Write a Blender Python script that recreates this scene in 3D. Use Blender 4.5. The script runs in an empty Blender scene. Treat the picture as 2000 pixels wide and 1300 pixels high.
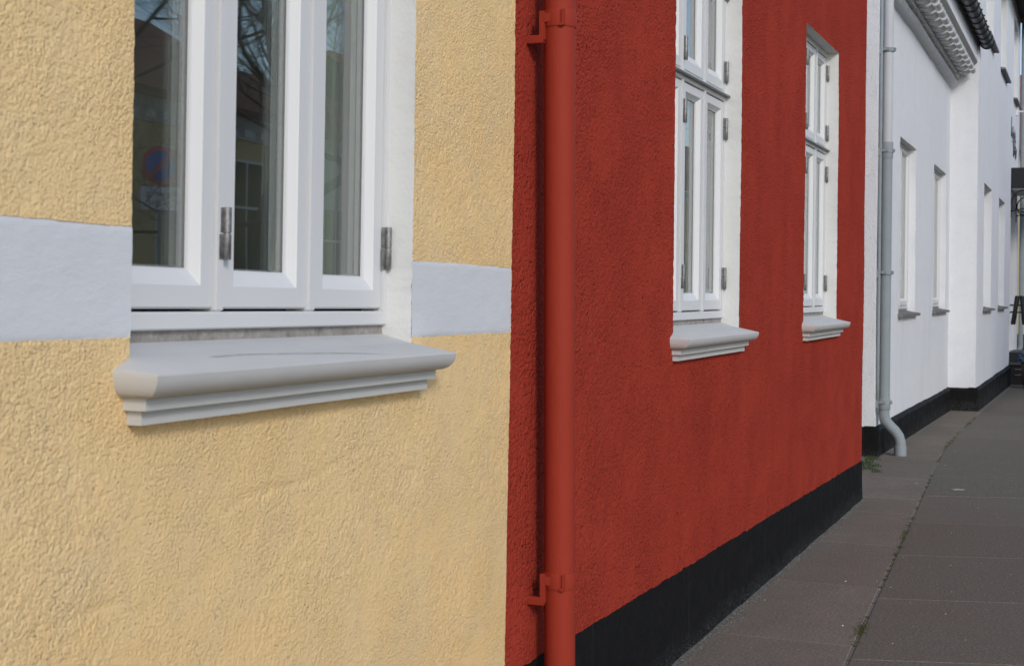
import bpy, math, random
import numpy as np
from mathutils import Matrix, Vector

random.seed(7)
SC = bpy.context.scene
COL = SC.collection

# ------------------------------------------------------------------ camera
TH = math.atan(1140 / 2778.0)
ROLL = 0.0115
CAM_H = 1.55
F = Vector((math.cos(TH), math.sin(TH), 0))
R0 = Vector((math.sin(TH), -math.cos(TH), 0))
U0 = Vector((0, 0, 1))
R = R0 * math.cos(ROLL) + U0 * math.sin(ROLL)
U = U0 * math.cos(ROLL) - R0 * math.sin(ROLL)
cd = bpy.data.cameras.new('camera')
cam = bpy.data.objects.new('camera', cd)
COL.objects.link(cam)
cam.matrix_world = Matrix(((R.x, U.x, -F.x, 0), (R.y, U.y, -F.y, 0), (R.z, U.z, -F.z, CAM_H), (0, 0, 0, 1)))
cd.sensor_width = 36.0
cd.lens = 50.0
cd.shift_y = -0.043
cd.clip_start = 0.05
cd.clip_end = 2000
cd.dof.use_dof = True
cd.dof.focus_distance = 6.5
cd.dof.aperture_fstop = 9.0
SC.camera = cam

# ------------------------------------------------------------------ sky, sun, exposure
SUN_DIR = Vector((-0.62, -0.60, 0.50)).normalized()      # towards the sun: behind the camera, over the street
elev = math.asin(SUN_DIR.z)
world = bpy.data.worlds.new('World')
SC.world = world
world.use_nodes = True
wn = world.node_tree.nodes
wl = world.node_tree.links
bg = wn['Background']
sky = wn.new('ShaderNodeTexSky')
sky.sky_type = 'NISHITA'
sky.sun_disc = False
sky.sun_elevation = elev
sky.sun_rotation = math.atan2(SUN_DIR.x, SUN_DIR.y)
sky.air_density = 1.0
sky.dust_density = 0.7
sky.ozone_density = 1.6
bg.inputs['Strength'].default_value = 0.15
wl.new(sky.outputs[0], bg.inputs[0])
sd = bpy.data.lights.new('sun', 'SUN')
sd.energy = 1.25
sd.angle = math.radians(13)
sd.color = (1.0, 0.93, 0.84)
sun = bpy.data.objects.new('sun', sd)
COL.objects.link(sun)
sun.rotation_euler = SUN_DIR.to_track_quat('Z', 'Y').to_euler()
sun.location = SUN_DIR * 30
SC.view_settings.view_transform = 'Standard'
SC.view_settings.look = 'None'
SC.view_settings.gamma = 1
SC.view_settings.exposure = 0.35
SC.cycles.use_denoising = True

# ------------------------------------------------------------------ materials
class NT:
    def __init__(s, name):
        s.m = bpy.data.materials.new(name)
        s.m.use_nodes = True
        s.t = s.m.node_tree
        s.b = s.t.nodes['Principled BSDF']
        s.tc = s.t.nodes.new('ShaderNodeTexCoord')
    def n(s, typ, **kw):
        x = s.t.nodes.new(typ)
        for k, v in kw.items():
            setattr(x, k, v)
        return x
    def l(s, a, b):
        s.t.links.new(a, b)
    def noise(s, scale, detail=4, rough=0.55, vec=None):
        x = s.n('ShaderNodeTexNoise')
        x.inputs['Scale'].default_value = scale
        x.inputs['Detail'].default_value = detail
        x.inputs['Roughness'].default_value = rough
        s.l(vec or s.tc.outputs['Object'], x.inputs['Vector'])
        return x.outputs['Fac']
    def vec(s, sx, sy, sz):
        x = s.n('ShaderNodeMapping')
        x.inputs['Scale'].default_value = (sx, sy, sz)
        s.l(s.tc.outputs['Object'], x.inputs['Vector'])
        return x.outputs[0]
    def ramp(s, fac, stops):
        x = s.n('ShaderNodeValToRGB')
        e = x.color_ramp.elements
        while len(e) < len(stops):
            e.new(0.5)
        for i, (p, c) in enumerate(stops):
            e[i].position = p
            e[i].color = (c, c, c, 1) if not hasattr(c, '__len__') else (*c, 1)
        s.l(fac, x.inputs[0])
        return x.outputs[0]
    def mix(s, fac, a, b, mode='MIX'):
        x = s.n('ShaderNodeMix', data_type='RGBA', blend_type=mode)
        for sock, v in ((x.inputs[0], fac), (x.inputs[6], a), (x.inputs[7], b)):
            if isinstance(v, bpy.types.NodeSocket):
                s.l(v, sock)
            elif hasattr(v, '__len__'):
                sock.default_value = (*v, 1)
            else:
                sock.default_value = v
        return x.outputs[2]
    def math(s, op, a, b=None):
        x = s.n('ShaderNodeMath', operation=op)
        for i, v in enumerate((a, b)):
            if v is None:
                continue
            if isinstance(v, bpy.types.NodeSocket):
                s.l(v, x.inputs[i])
            else:
                x.inputs[i].default_value = v
        return x.outputs[0]
    def sep(s):
        x = s.n('ShaderNodeSeparateXYZ')
        s.l(s.tc.outputs['Object'], x.inputs[0])
        return x.outputs
    def bump(s, h, strength, dist, prev=None):
        x = s.n('ShaderNodeBump')
        x.inputs['Strength'].default_value = strength
        x.inputs['Distance'].default_value = dist
        s.l(h, x.inputs['Height'])
        if prev:
            s.l(prev, x.inputs['Normal'])
        s.l(x.outputs[0], s.b.inputs['Normal'])
        return x.outputs[0]
    def col(s, c):
        if isinstance(c, bpy.types.NodeSocket):
            s.l(c, s.b.inputs['Base Color'])
        else:
            s.b.inputs['Base Color'].default_value = (*c, 1)
    def rough(s, r):
        if isinstance(r, bpy.types.NodeSocket):
            s.l(r, s.b.inputs['Roughness'])
        else:
            s.b.inputs['Roughness'].default_value = r
    def spec(s, v):
        s.b.inputs['Specular IOR Level'].default_value = v

def sc3(c, k):
    return tuple(min(1, x * k) for x in c)

def plain(name, c, rough=0.5, var=0.12, scale=6, bump=0.0, bscale=60, metal=0, spec=0.4):
    t = NT(name)
    f = t.noise(scale, 5)
    t.col(t.mix(f, sc3(c, 1 - var), sc3(c, 1 + var)))
    t.rough(rough)
    t.spec(spec)
    t.b.inputs['Metallic'].default_value = metal
    if bump:
        t.bump(t.noise(bscale, 3), bump, 0.004)
    return t.m

M = {}

def roughcast(name, c, hi, lo, dens, pits, bstr, grime=0.0, patch=0.0, dark=0.6, pitb=1.0):
    """lime roughcast: fine grain and pits, coarser and smoother trowelled places, faint weather streaks"""
    t = NT(name)
    mask = t.ramp(t.noise(2.6, 4, 0.6), [(0.40, 1.0 - patch), (0.60, 1.0)])        # 1 = thrown grain, less = trowelled
    g1 = t.noise(dens, 3, 0.55)
    g2 = t.noise(dens * 2.3, 3, 0.6)
    v = t.n('ShaderNodeTexVoronoi')
    v.inputs['Scale'].default_value = pits
    v.inputs['Randomness'].default_value = 1.0
    wv = t.n('ShaderNodeVectorMath', operation='ADD')
    nz = t.n('ShaderNodeTexNoise'); nz.inputs['Scale'].default_value = pits * .8
    t.l(t.tc.outputs['Object'], nz.inputs['Vector'])
    sc_ = t.n('ShaderNodeVectorMath', operation='SCALE'); sc_.inputs['Scale'].default_value = 0.9 / pits
    t.l(nz.outputs['Color'], sc_.inputs[0])
    t.l(t.tc.outputs['Object'], wv.inputs[0]); t.l(sc_.outputs[0], wv.inputs[1])
    t.l(wv.outputs[0], v.inputs['Vector'])
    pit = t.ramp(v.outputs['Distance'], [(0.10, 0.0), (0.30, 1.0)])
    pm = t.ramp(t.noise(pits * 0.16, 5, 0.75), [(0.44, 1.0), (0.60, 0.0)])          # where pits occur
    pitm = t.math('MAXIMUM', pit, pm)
    big = t.noise(0.9, 5, 0.6)
    mid = t.noise(5.0, 5, 0.7)
    base = t.mix(t.ramp(big, [(0.36, 0.0), (0.64, 1.0)]), c, hi)
    base = t.mix(t.ramp(mid, [(0.45, 0.0), (0.70, 0.7)]), base, lo)
    streak = t.noise(1.0, 4, 0.55, t.vec(2.2, 2.2, 0.5))
    base = t.mix(t.ramp(streak, [(0.50, 0.0), (0.72, grime)]), base, sc3(lo, 0.62))
    base = t.mix(t.ramp(pitm, [(0.0, dark), (0.8, 0.0)]), base, sc3(lo, 0.42))  # darker pits: shade of the hollows painted in, with some dirt
    t.col(base)
    t.rough(0.93)
    t.spec(0.06)
    gv = t.n('ShaderNodeTexVoronoi'); gv.inputs['Scale'].default_value = dens * 1.15
    t.l(wv.outputs[0], gv.inputs['Vector'])
    dome = t.math('SUBTRACT', 1.0, t.math('MULTIPLY', gv.outputs['Distance'], gv.outputs['Distance']))
    h = t.math('ADD', t.math('ADD', t.math('MULTIPLY', g1, 0.8), t.math('MULTIPLY', g2, 0.5)), t.math('MULTIPLY', dome, 0.75))
    b1 = t.bump(t.math('MULTIPLY', h, mask), bstr, 0.010)
    t.bump(pitm, pitb, 0.004, b1)
    return t.m

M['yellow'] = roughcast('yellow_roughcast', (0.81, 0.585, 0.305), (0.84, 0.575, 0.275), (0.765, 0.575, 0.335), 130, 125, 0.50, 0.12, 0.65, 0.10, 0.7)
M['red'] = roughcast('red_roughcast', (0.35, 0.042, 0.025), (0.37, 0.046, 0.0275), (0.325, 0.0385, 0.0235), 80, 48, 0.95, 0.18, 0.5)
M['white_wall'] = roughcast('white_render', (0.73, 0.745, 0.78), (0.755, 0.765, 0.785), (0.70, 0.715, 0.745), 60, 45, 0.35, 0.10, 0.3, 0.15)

t = NT('pale_blue_grey_paint')
base = t.mix(t.noise(5, 5), (0.60, 0.615, 0.645), (0.65, 0.665, 0.69))
t.col(t.mix(t.ramp(t.noise(38, 4, 0.7), [(0.6, 0), (0.75, 0.35)]), base, (0.52, 0.53, 0.56)))
t.rough(0.8); t.spec(0.2)
t.bump(t.noise(60, 5, 0.65, t.vec(0.6, 1, 1.4)), 0.28, 0.006)
M['band'] = t.m

t = NT('white_reveal_paint')
base = t.mix(t.noise(4, 5), (0.63, 0.63, 0.615), (0.68, 0.68, 0.665))
t.col(t.mix(t.ramp(t.noise(14, 5, 0.75), [(0.62, 0), (0.8, 0.4)]), base, (0.50, 0.48, 0.44)))
t.rough(0.7); t.spec(0.25)
t.bump(t.noise(40, 4), 0.35, 0.006)
M['reveal'] = t.m

t = NT('white_window_paint')
base = t.mix(t.noise(3, 5), (0.62, 0.625, 0.63), (0.66, 0.662, 0.665))
t.col(t.mix(t.ramp(t.noise(30, 5, 0.8), [(0.66, 0), (0.82, 0.45)]), base, (0.44, 0.42, 0.385)))
t.rough(0.42); t.spec(0.3)
t.bump(t.noise(9, 3, 0.5, t.vec(6, 6, 0.6)), 0.08, 0.003)
M['paint'] = t.m

t = NT('grey_sill_paint')
xo = t.sep()
n1 = t.noise(7, 5)
base = t.mix(n1, (0.49, 0.485, 0.475), (0.555, 0.55, 0.54))
base = t.mix(t.ramp(t.noise(60, 5, 0.8), [(0.60, 0), (0.78, 0.18)]), base, (0.38, 0.37, 0.36))
t.col(base)
t.rough(0.8); t.spec(0.15)
t.bump(t.noise(90, 5, 0.7), 0.22, 0.003)
M['sill'] = t.m

# the same paint with the dirty run-off line on the near sill
t = NT('grey_sill_paint_stained')
x, y, z = t.sep()[:3]
n1 = t.noise(7, 5)
base = t.mix(n1, (0.49, 0.485, 0.475), (0.555, 0.55, 0.54))
base = t.mix(t.ramp(t.noise(60, 5, 0.8), [(0.60, 0), (0.78, 0.18)]), base, (0.38, 0.37, 0.36))
wob = t.math('MULTIPLY', t.math('SUBTRACT', t.noise(6, 2), 0.5), 0.016)
# the run-off: a curve y(x) over the sill top between x .22 and 1.02
u_ = t.math('SUBTRACT', x, 0.22)
curve = t.math('SUBTRACT', t.math('ADD', -0.015, t.math('MULTIPLY', t.math('POWER', t.math('MAXIMUM', u_, 0.0001), 0.5), 0.005)), t.math('MULTIPLY', t.math('MULTIPLY', u_, u_), 0.12))
dist = t.math('ABSOLUTE', t.math('SUBTRACT', t.math('ADD', y, wob), curve))
line = t.ramp(dist, [(0.0, 1.0), (0.0055, 0.0)])
msk = t.math('MULTIPLY', t.ramp(u_, [(0.0, 0.0), (0.03, 1.0)]), t.ramp(u_, [(0.6, 1.0), (0.72, 0.0)]))
topm = t.ramp(t.math('ADD', z, 1.0), [(0.940, 0.0), (0.955, 1.0)])
fac = t.math('MULTIPLY', t.math('MULTIPLY', t.math('MULTIPLY', line, msk), topm), t.ramp(t.noise(25, 4, 0.8), [(0.25, 0.35), (0.55, 0.95)]))
t.col(t.mix(fac, base, (0.22, 0.21, 0.20)))
t.rough(0.8); t.spec(0.15)
t.bump(t.noise(90, 5, 0.7), 0.22, 0.003)
M['sill_stain'] = t.m

t = NT('old_mortar')
t.col(t.mix(t.ramp(t.noise(22, 6, 0.75), [(0.3, 0), (0.7, 1)]), (0.16, 0.145, 0.135), (0.40, 0.37, 0.35)))
t.rough(0.95); t.bump(t.noise(80, 5), 0.6, 0.005)
M['mortar'] = t.m

t = NT('zinc_hinge')
t.col(t.mix(t.ramp(t.noise(45, 5, 0.7), [(0.35, 0), (0.7, 1)]), (0.17, 0.165, 0.16), (0.36, 0.36, 0.365)))
t.rough(t.ramp(t.noise(30, 3), [(0.3, 0.35), (0.7, 0.6)]))
t.b.inputs['Metallic'].default_value = 0.75
M['hinge'] = t.m

t = NT('red_pipe_paint')
base = t.mix(t.noise(5, 5), (0.27, 0.031, 0.017), (0.30, 0.036, 0.020))
t.col(t.mix(t.ramp(t.noise(40, 5, 0.75), [(0.66, 0), (0.8, 0.4)]), base, (0.20, 0.03, 0.022)))
t.rough(0.6); t.spec(0.14)
t.bump(t.noise(30, 5, 0.7, t.vec(1, 1, 0.5)), 0.4, 0.006)
M['redpipe'] = t.m

t = NT('black_plinth_tar')
base = t.mix(t.noise(12, 5, 0.7), (0.006, 0.006, 0.0065), (0.014, 0.0138, 0.0145))
x, y, z = t.sep()[:3]
low = t.ramp(t.math('ADD', z, t.math('MULTIPLY', t.math('SUBTRACT', t.noise(7, 4), 0.5), 0.10)), [(0.0, 1.0), (0.09, 0.0)])
sp = t.ramp(t.noise(130, 4, 0.8), [(0.55, 0), (0.66, 1)])
dust = t.math('MULTIPLY', sp, t.math('ADD', t.math('MULTIPLY', low, 1.0), 0.03))
drip = t.ramp(t.noise(1.0, 5, 0.7, t.vec(26, 26, 1.2)), [(0.62, 0), (0.72, 0.10)])
t.col(t.mix(t.math('MAXIMUM', dust, drip), base, (0.20, 0.20, 0.20)))
t.rough(t.ramp(t.noise(9, 4), [(0.3, 0.55), (0.7, 0.8)])); t.spec(0.08)
t.bump(t.noise(120, 4, 0.6), 0.45, 0.006)
M['tar'] = t.m

M['galv'] = plain('galvanised_pipe', (0.25, 0.285, 0.305), 0.62, 0.18, 9, 0.1, 30, 0.0, 0.25)
t = NT('rust_flecked_pipe')
base = t.mix(t.noise(8, 5), (0.22, 0.255, 0.275), (0.29, 0.33, 0.345))
t.col(t.mix(t.ramp(t.noise(2.6, 6, 0.7, t.vec(2.6, 2.6, 1)), [(0.66, 0), (0.72, 0.9)]), base, (0.48, 0.30, 0.12)))
t.rough(0.62); t.spec(0.25)
M['galv_rust'] = t.m
M['pale_pipe'] = plain('pale_painted_pipe', (0.47, 0.49, 0.51), 0.6, 0.08, 4)
M['zinc_dark'] = plain('dark_zinc', (0.085, 0.09, 0.10), 0.45, 0.2, 6, 0.05, 40, 0.4)
M['black_metal'] = plain('black_metal', (0.010, 0.011, 0.013), 0.4, 0.2, 8)
M['slate'] = plain('grey_slate', (0.16, 0.155, 0.15), 0.7, 0.3, 10, 0.3, 50)
M['cornice'] = plain('cornice_paint', (0.60, 0.61, 0.62), 0.75, 0.10, 5, 0.25, 60)
M['soffit'] = plain('soffit_board', (0.36, 0.355, 0.35), 0.8, 0.12, 8)
M['brown_board'] = plain('tarred_board', (0.045, 0.04, 0.038), 0.8, 0.2, 8)
M['dark_gap'] = plain('gap_shade', (0.008, 0.008, 0.008), 0.8, 0.1)  # black colour standing for the shade in the open sash gaps
M['spacer'] = plain('glazing_spacer', (0.35, 0.35, 0.355), 0.5, 0.25, 120, 0.6, 220)
M['lead'] = plain('lead_drip', (0.23, 0.235, 0.24), 0.5, 0.2, 10, 0, 60, 0.5)
M['room'] = plain('room_wall', (0.50, 0.51, 0.48), 0.9, 0.1, 1)
M['room_floor'] = plain('room_floor', (0.16, 0.11, 0.07), 0.6, 0.2, 2)
M['net'] = plain('white_net_curtain', (0.72, 0.73, 0.72), 0.9, 0.05, 12)
t = NT('grey_green_curtain')
t.col(t.mix(t.noise(1.0, 4, 0.6, t.vec(40, 40, 0.4)), (0.50, 0.57, 0.52), (0.68, 0.72, 0.66)))
t.rough(0.9)
M['curtain'] = t.m
M['house_plant'] = plain('house_plant_leaf', (0.05, 0.09, 0.03), 0.6, 0.3, 20)
M['terracotta'] = plain('terracotta', (0.28, 0.12, 0.06), 0.8, 0.2, 8)

# glass: clear sheet, mirror-like at grazing view
t = NT('window_glass')
lw = t.n('ShaderNodeLayerWeight'); lw.inputs['Blend'].default_value = 0.5
R0_ = 0.11
refl = t.math('ADD', t.math('MULTIPLY', t.math('POWER', lw.outputs['Facing'], 5.0), 1 - R0_), R0_)
tr = t.n('ShaderNodeBsdfTransparent'); tr.inputs[0].default_value = (0.95, 0.97, 0.965, 1)
gl = t.n('ShaderNodeBsdfGlossy'); gl.inputs['Roughness'].default_value = 0.0
bp = t.n('ShaderNodeBump'); bp.inputs['Strength'].default_value = 0.02; bp.inputs['Distance'].default_value = 0.02
t.l(t.noise(2.2, 1, 0.5), bp.inputs['Height'])
t.l(bp.outputs[0], gl.inputs['Normal'])
mx = t.n('ShaderNodeMixShader')
t.l(refl, mx.inputs[0]); t.l(tr.outputs[0], mx.inputs[1]); t.l(gl.outputs[0], mx.inputs[2])
t.l(mx.outputs[0], t.t.nodes['Material Output'].inputs['Surface'])
M['glass'] = t.m

def paving(name, a, b, c, stainy):
    t = NT(name)
    oi = t.n('ShaderNodeObjectInfo')
    geo = t.n('ShaderNodeNewGeometry')
    P = geo.outputs['Position']
    big = t.noise(1.6, 5, 0.65, P)
    mid = t.noise(7, 6, 0.75, P)
    grit = t.noise(75, 5, 0.8, P)
    base = t.mix(t.ramp(big, [(0.38, 0), (0.62, 1)]), a, b)
    base = t.mix(t.ramp(mid, [(0.42, 0), (0.72, 0.6)]), base, c)
    base = t.mix(t.math('MULTIPLY', oi.outputs['Random'], 0.55), base, sc3(a, 0.82))
    st = t.ramp(t.noise(1.0, 6, 0.75, P), [(0.60, 0), (0.70, stainy)])
    base = t.mix(st, base, (0.17, 0.165, 0.16))
    base = t.mix(t.ramp(grit, [(0.34, 0.85), (0.47, 0)]), base, sc3(a, 0.38))
    base = t.mix(t.ramp(grit, [(0.56, 0), (0.67, 0.85)]), base, (0.36, 0.335, 0.30))
    t.col(base)
    t.rough(0.9); t.spec(0.2)
    b1 = t.bump(grit, 0.5, 0.004)
    t.bump(mid, 0.25, 0.01, b1)
    return t.m
M['slab'] = paving('grey_paving', (0.152, 0.125, 0.098), (0.150, 0.136, 0.108), (0.185, 0.147, 0.118), 0.12)
M['strip'] = paving('brown_wall_strip_concrete', (0.188, 0.153, 0.118), (0.220, 0.186, 0.150), (0.158, 0.132, 0.100), 0.6)
M['joint'] = plain('joint_sand', (0.15, 0.14, 0.12), 0.95, 0.3, 30, 0.6, 160)
M['asphalt'] = plain('asphalt', (0.05, 0.05, 0.052), 0.9, 0.25, 3, 0.5, 180)
M['kerbm'] = plain('granite_kerb', (0.26, 0.255, 0.25), 0.8, 0.2, 30, 0.3, 90)
M['earth'] = plain('bare_earth', (0.075, 0.065, 0.05), 0.95, 0.35, 18, 0.8, 60)
M['moss'] = plain('moss', (0.075, 0.085, 0.028), 0.95, 0.4, 60)
M['grass'] = plain('grass_blades', (0.045, 0.075, 0.020), 0.8, 0.4, 40)
M['pebble'] = plain('pale_grit', (0.20, 0.185, 0.16), 0.9, 0.35, 40)
M['speck'] = plain('white_specks', (0.52, 0.51, 0.49), 0.9, 0.1, 40)

M['opp_yellow'] = plain('opposite_yellow_wash', (0.66, 0.50, 0.22), 0.9, 0.08, 1.5)
M['opp_cream'] = plain('opposite_cream_wash', (0.70, 0.66, 0.55), 0.9, 0.08, 1.5)
M['opp_brick'] = plain('opposite_brown_brick', (0.22, 0.11, 0.075), 0.9, 0.25, 4)
t = NT('clay_roof_tile')
wv = t.n('ShaderNodeTexWave'); wv.inputs['Scale'].default_value = 4.5; wv.bands_direction = 'X'
t.l(t.tc.outputs['Object'], wv.inputs['Vector'])
t.col(t.mix(t.ramp(t.noise(9, 5, 0.7), [(0.3, 0), (0.7, 1)]), (0.17, 0.055, 0.032), (0.33, 0.115, 0.06)))
t.rough(0.85); t.bump(wv.outputs['Fac'], 0.8, 0.05)
M['tile'] = t.m
M['opp_white'] = plain('opposite_white_trim', (0.72, 0.72, 0.71), 0.7, 0.06)
M['opp_glass'] = plain('opposite_dark_glass', (0.02, 0.025, 0.03), 0.08, 0.1)
M['bark'] = plain('tree_bark', (0.050, 0.042, 0.035), 0.9, 0.35, 8, 0.7, 30)
M['sign_blue'] = plain('sign_blue', (0.04, 0.14, 0.62), 0.4, 0.05)
M['sign_red'] = plain('sign_red', (0.72, 0.05, 0.04), 0.4, 0.05)
M['sign_white'] = plain('sign_white', (0.80, 0.82, 0.84), 0.45, 0.05)
M['sign_ink'] = plain('sign_ink', (0.02, 0.02, 0.02), 0.5, 0.05)
M['sign_metal'] = plain('sign_grey', (0.25, 0.26, 0.27), 0.5, 0.1, 8, 0, 60, 0.6)
M['basket'] = plain('wicker', (0.10, 0.07, 0.045), 0.9, 0.4, 60, 0.8, 70)
M['blue_flower'] = plain('blue_petals', (0.030, 0.065, 0.30), 0.7, 0.35, 60)
M['step'] = plain('black_step_paint', (0.016, 0.016, 0.018), 0.5, 0.25, 10)
M['step_top'] = plain('worn_step_top', (0.06, 0.06, 0.062), 0.6, 0.25, 10)
M['letter'] = plain('lettering_metal', (0.06, 0.065, 0.08), 0.5, 0.1)

# ------------------------------------------------------------------ mesh helpers
class MB:
    def __init__(s):
        s.v = []
        s.f = []
    def quad(s, a, b, c, d):
        i = len(s.v)
        s.v += [tuple(a), tuple(b), tuple(c), tuple(d)]
        s.f.append((i, i + 1, i + 2, i + 3))
        return s
    def box(s, x0, x1, y0, y1, z0, z1, bev=0.0):
        i = len(s.v)
        if bev <= 0:
            s.v += [(x0, y0, z0), (x1, y0, z0), (x1, y1, z0), (x0, y1, z0), (x0, y0, z1), (x1, y0, z1), (x1, y1, z1), (x0, y1, z1)]
            s.f += [tuple(i + k for k in q) for q in ((0, 3, 2, 1), (4, 5, 6, 7), (0, 1, 5, 4), (1, 2, 6, 5), (2, 3, 7, 6), (3, 0, 4, 7))]
            return s
        b = bev
        lo = [(x0, x1, y0, y1)]
        rings = [((x0 + b, x1 - b, y0 + b, y1 - b), z0), ((x0, x1, y0, y1), z0 + b), ((x0, x1, y0, y1), z1 - b), ((x0 + b, x1 - b, y0 + b, y1 - b), z1)]
        for (a0, a1, c0, c1), zz in rings:
            s.v += [(a0, c0, zz), (a1, c0, zz), (a1, c1, zz), (a0, c1, zz)]
        s.f.append((i + 3, i + 2, i + 1, i))
        for r in range(3):
            for k in range(4):
                a = i + r * 4
                s.f.append((a + k, a + (k + 1) % 4, a + 4 + (k + 1) % 4, a + 4 + k))
        s.f.append((i + 12, i + 13, i + 14, i + 15))
        return s
    def prism_x(s, prof, x0, x1):
        """closed profile [(y,z)...] extruded along x, capped"""
        i = len(s.v)
        n = len(prof)
        s.v += [(x0, p[0], p[1]) for p in prof] + [(x1, p[0], p[1]) for p in prof]
        for k in range(n):
            s.f.append((i + k, i + (k + 1) % n, i + n + (k + 1) % n, i + n + k))
        s.f.append(tuple(i + k for k in range(n))[::-1])
        s.f.append(tuple(i + n + k for k in range(n)))
        return s
    def prism_z(s, prof, z0, z1):
        i = len(s.v)
        n = len(prof)
        s.v += [(p[0], p[1], z0) for p in prof] + [(p[0], p[1], z1) for p in prof]
        for k in range(n):
            s.f.append((i + k, i + (k + 1) % n, i + n + (k + 1) % n, i + n + k))
        s.f.append(tuple(i + k for k in range(n))[::-1])
        s.f.append(tuple(i + n + k for k in range(n)))
        return s
    def lathe(s, cx, cy, prof, n=20):
        """prof [(r,z)...] about the vertical axis at cx, cy"""
        i = len(s.v)
        for r, z in prof:
            for k in range(n):
                a = 2 * math.pi * k / n
                s.v.append((cx + r * math.cos(a), cy + r * math.sin(a), z))
        for j in range(len(prof) - 1):
            for k in range(n):
                a = i + j * n
                s.f.append((a + k, a + (k + 1) % n, a + n + (k + 1) % n, a + n + k))
        s.f.append(tuple(i + k for k in range(n))[::-1])
        m = i + (len(prof) - 1) * n
        s.f.append(tuple(m + k for k in range(n)))
        return s
    def tube(s, pts, rad, n=8, cap=True):
        pts = [Vector(p) for p in pts]
        if not hasattr(rad, '__len__'):
            rad = [rad] * len(pts)
        i = len(s.v)
        up = None
        for j, p in enumerate(pts):
            d = (pts[min(j + 1, len(pts) - 1)] - pts[max(j - 1, 0)]).normalized()
            if up is None:
                up = Vector((0, 0, 1)) if abs(d.z) < 0.9 else Vector((1, 0, 0))
            sx = d.cross(up).normalized()
            up = sx.cross(d).normalized()
            for k in range(n):
                a = 2 * math.pi * k / n
                s.v.append(tuple(p + (sx * math.cos(a) + up * math.sin(a)) * rad[j]))
        for j in range(len(pts) - 1):
            for k in range(n):
                a = i + j * n
                s.f.append((a + k, a + (k + 1) % n, a + n + (k + 1) % n, a + n + k))
        if cap:
            s.f.append(tuple(i + k for k in range(n))[::-1])
            m = i + (len(pts) - 1) * n
            s.f.append(tuple(m + k for k in range(n)))
        return s
    def ball(s, c, r, seg=10, rings=6, sq=(1, 1, 1)):
        i = len(s.v)
        for j in range(rings + 1):
            ph = math.pi * j / rings
            for k in range(seg):
                a = 2 * math.pi * k / seg
                s.v.append((c[0] + sq[0] * r * math.sin(ph) * math.cos(a), c[1] + sq[1] * r * math.sin(ph) * math.sin(a), c[2] + sq[2] * r * math.cos(ph)))
        for j in range(rings):
            for k in range(seg):
                a = i + j * seg
                s.f.append((a + k, a + seg + k, a + seg + (k + 1) % seg, a + (k + 1) % seg))
        return s
    def mesh(s, name, mat, smooth=False, angle=None):
        me = bpy.data.meshes.new(name)
        me.from_pydata(s.v, [], s.f)
        me.materials.append(M[mat] if isinstance(mat, str) else mat)
        if smooth:
            me.polygons.foreach_set('use_smooth', [True] * len(me.polygons))
            if angle:
                me.set_sharp_from_angle(angle=math.radians(angle))
        me.update()
        return me
    def build(s, name, mat, parent=None, smooth=False, angle=None, off=None):
        if off is not None:
            s.v = [(a - off[0], b - off[1], c - off[2]) for a, b, c in s.v]
        return link(name, s.mesh(name, mat, smooth, angle), parent)

def link(name, me, parent=None, loc=(0, 0, 0), rot=(0, 0, 0)):
    o = bpy.data.objects.new(name, me)
    COL.objects.link(o)
    o.parent = parent
    o.location = loc
    o.rotation_euler = rot
    return o

def tag(o, label, cat, group=None):
    o['label'] = label
    o['category'] = cat
    if group:
        o['group'] = group
    return o

def thing(name, label, cat, loc=(0, 0, 0), group=None, mat=None):
    o = bpy.data.objects.new(name, None)
    COL.objects.link(o)
    o.empty_display_size = 0.3
    if mat is not None:
        o.matrix_world = mat
    else:
        o.location = loc
    return tag(o, label, cat, group)

def structure(o):
    o['kind'] = 'structure'
    return o

def stuff(o):
    o['kind'] = 'stuff'
    return o

# numpy value noise
_rs = np.random.RandomState(3)
_tab = _rs.rand(512, 512)
def vnoise(x, y, seed=0):
    x = np.asarray(x, float) + seed * 17.31
    y = np.asarray(y, float) + seed * 9.17
    xi = np.floor(x).astype(int); yi = np.floor(y).astype(int)
    fx = x - xi; fy = y - yi
    fx = fx * fx * (3 - 2 * fx); fy = fy * fy * (3 - 2 * fy)
    g = lambda a, b: _tab[a % 512, b % 512]
    return (g(xi, yi) * (1 - fx) + g(xi + 1, yi) * fx) * (1 - fy) + (g(xi, yi + 1) * (1 - fx) + g(xi + 1, yi + 1) * fx) * fy
def fbm(x, y, oct=3, seed=0):
    v = 0; a = 0.5; s = 0
    for o in range(oct):
        v = v + a * vnoise(np.asarray(x) * 2 ** o, np.asarray(y) * 2 ** o, seed + o * 5); s += a; a *= 0.5
    return v / s

def lines(lo, hi, fine, keep):
    """grid lines: fine = [(a,b,step)...] covering lo..hi, snapped onto the values in keep"""
    out = []
    for a, b, st in fine:
        n = max(1, int(round((b - a) / st)))
        out += list(np.linspace(a, b, n + 1))
    out = sorted(set(round(v, 5) for v in out))
    res = []
    kp = sorted(set(list(keep) + [lo, hi]))
    for v in out:
        if lo <= v <= hi and all(abs(v - k) > 0.003 for k in kp):
            res.append(v)
    return np.array(sorted(res + kp))

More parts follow.
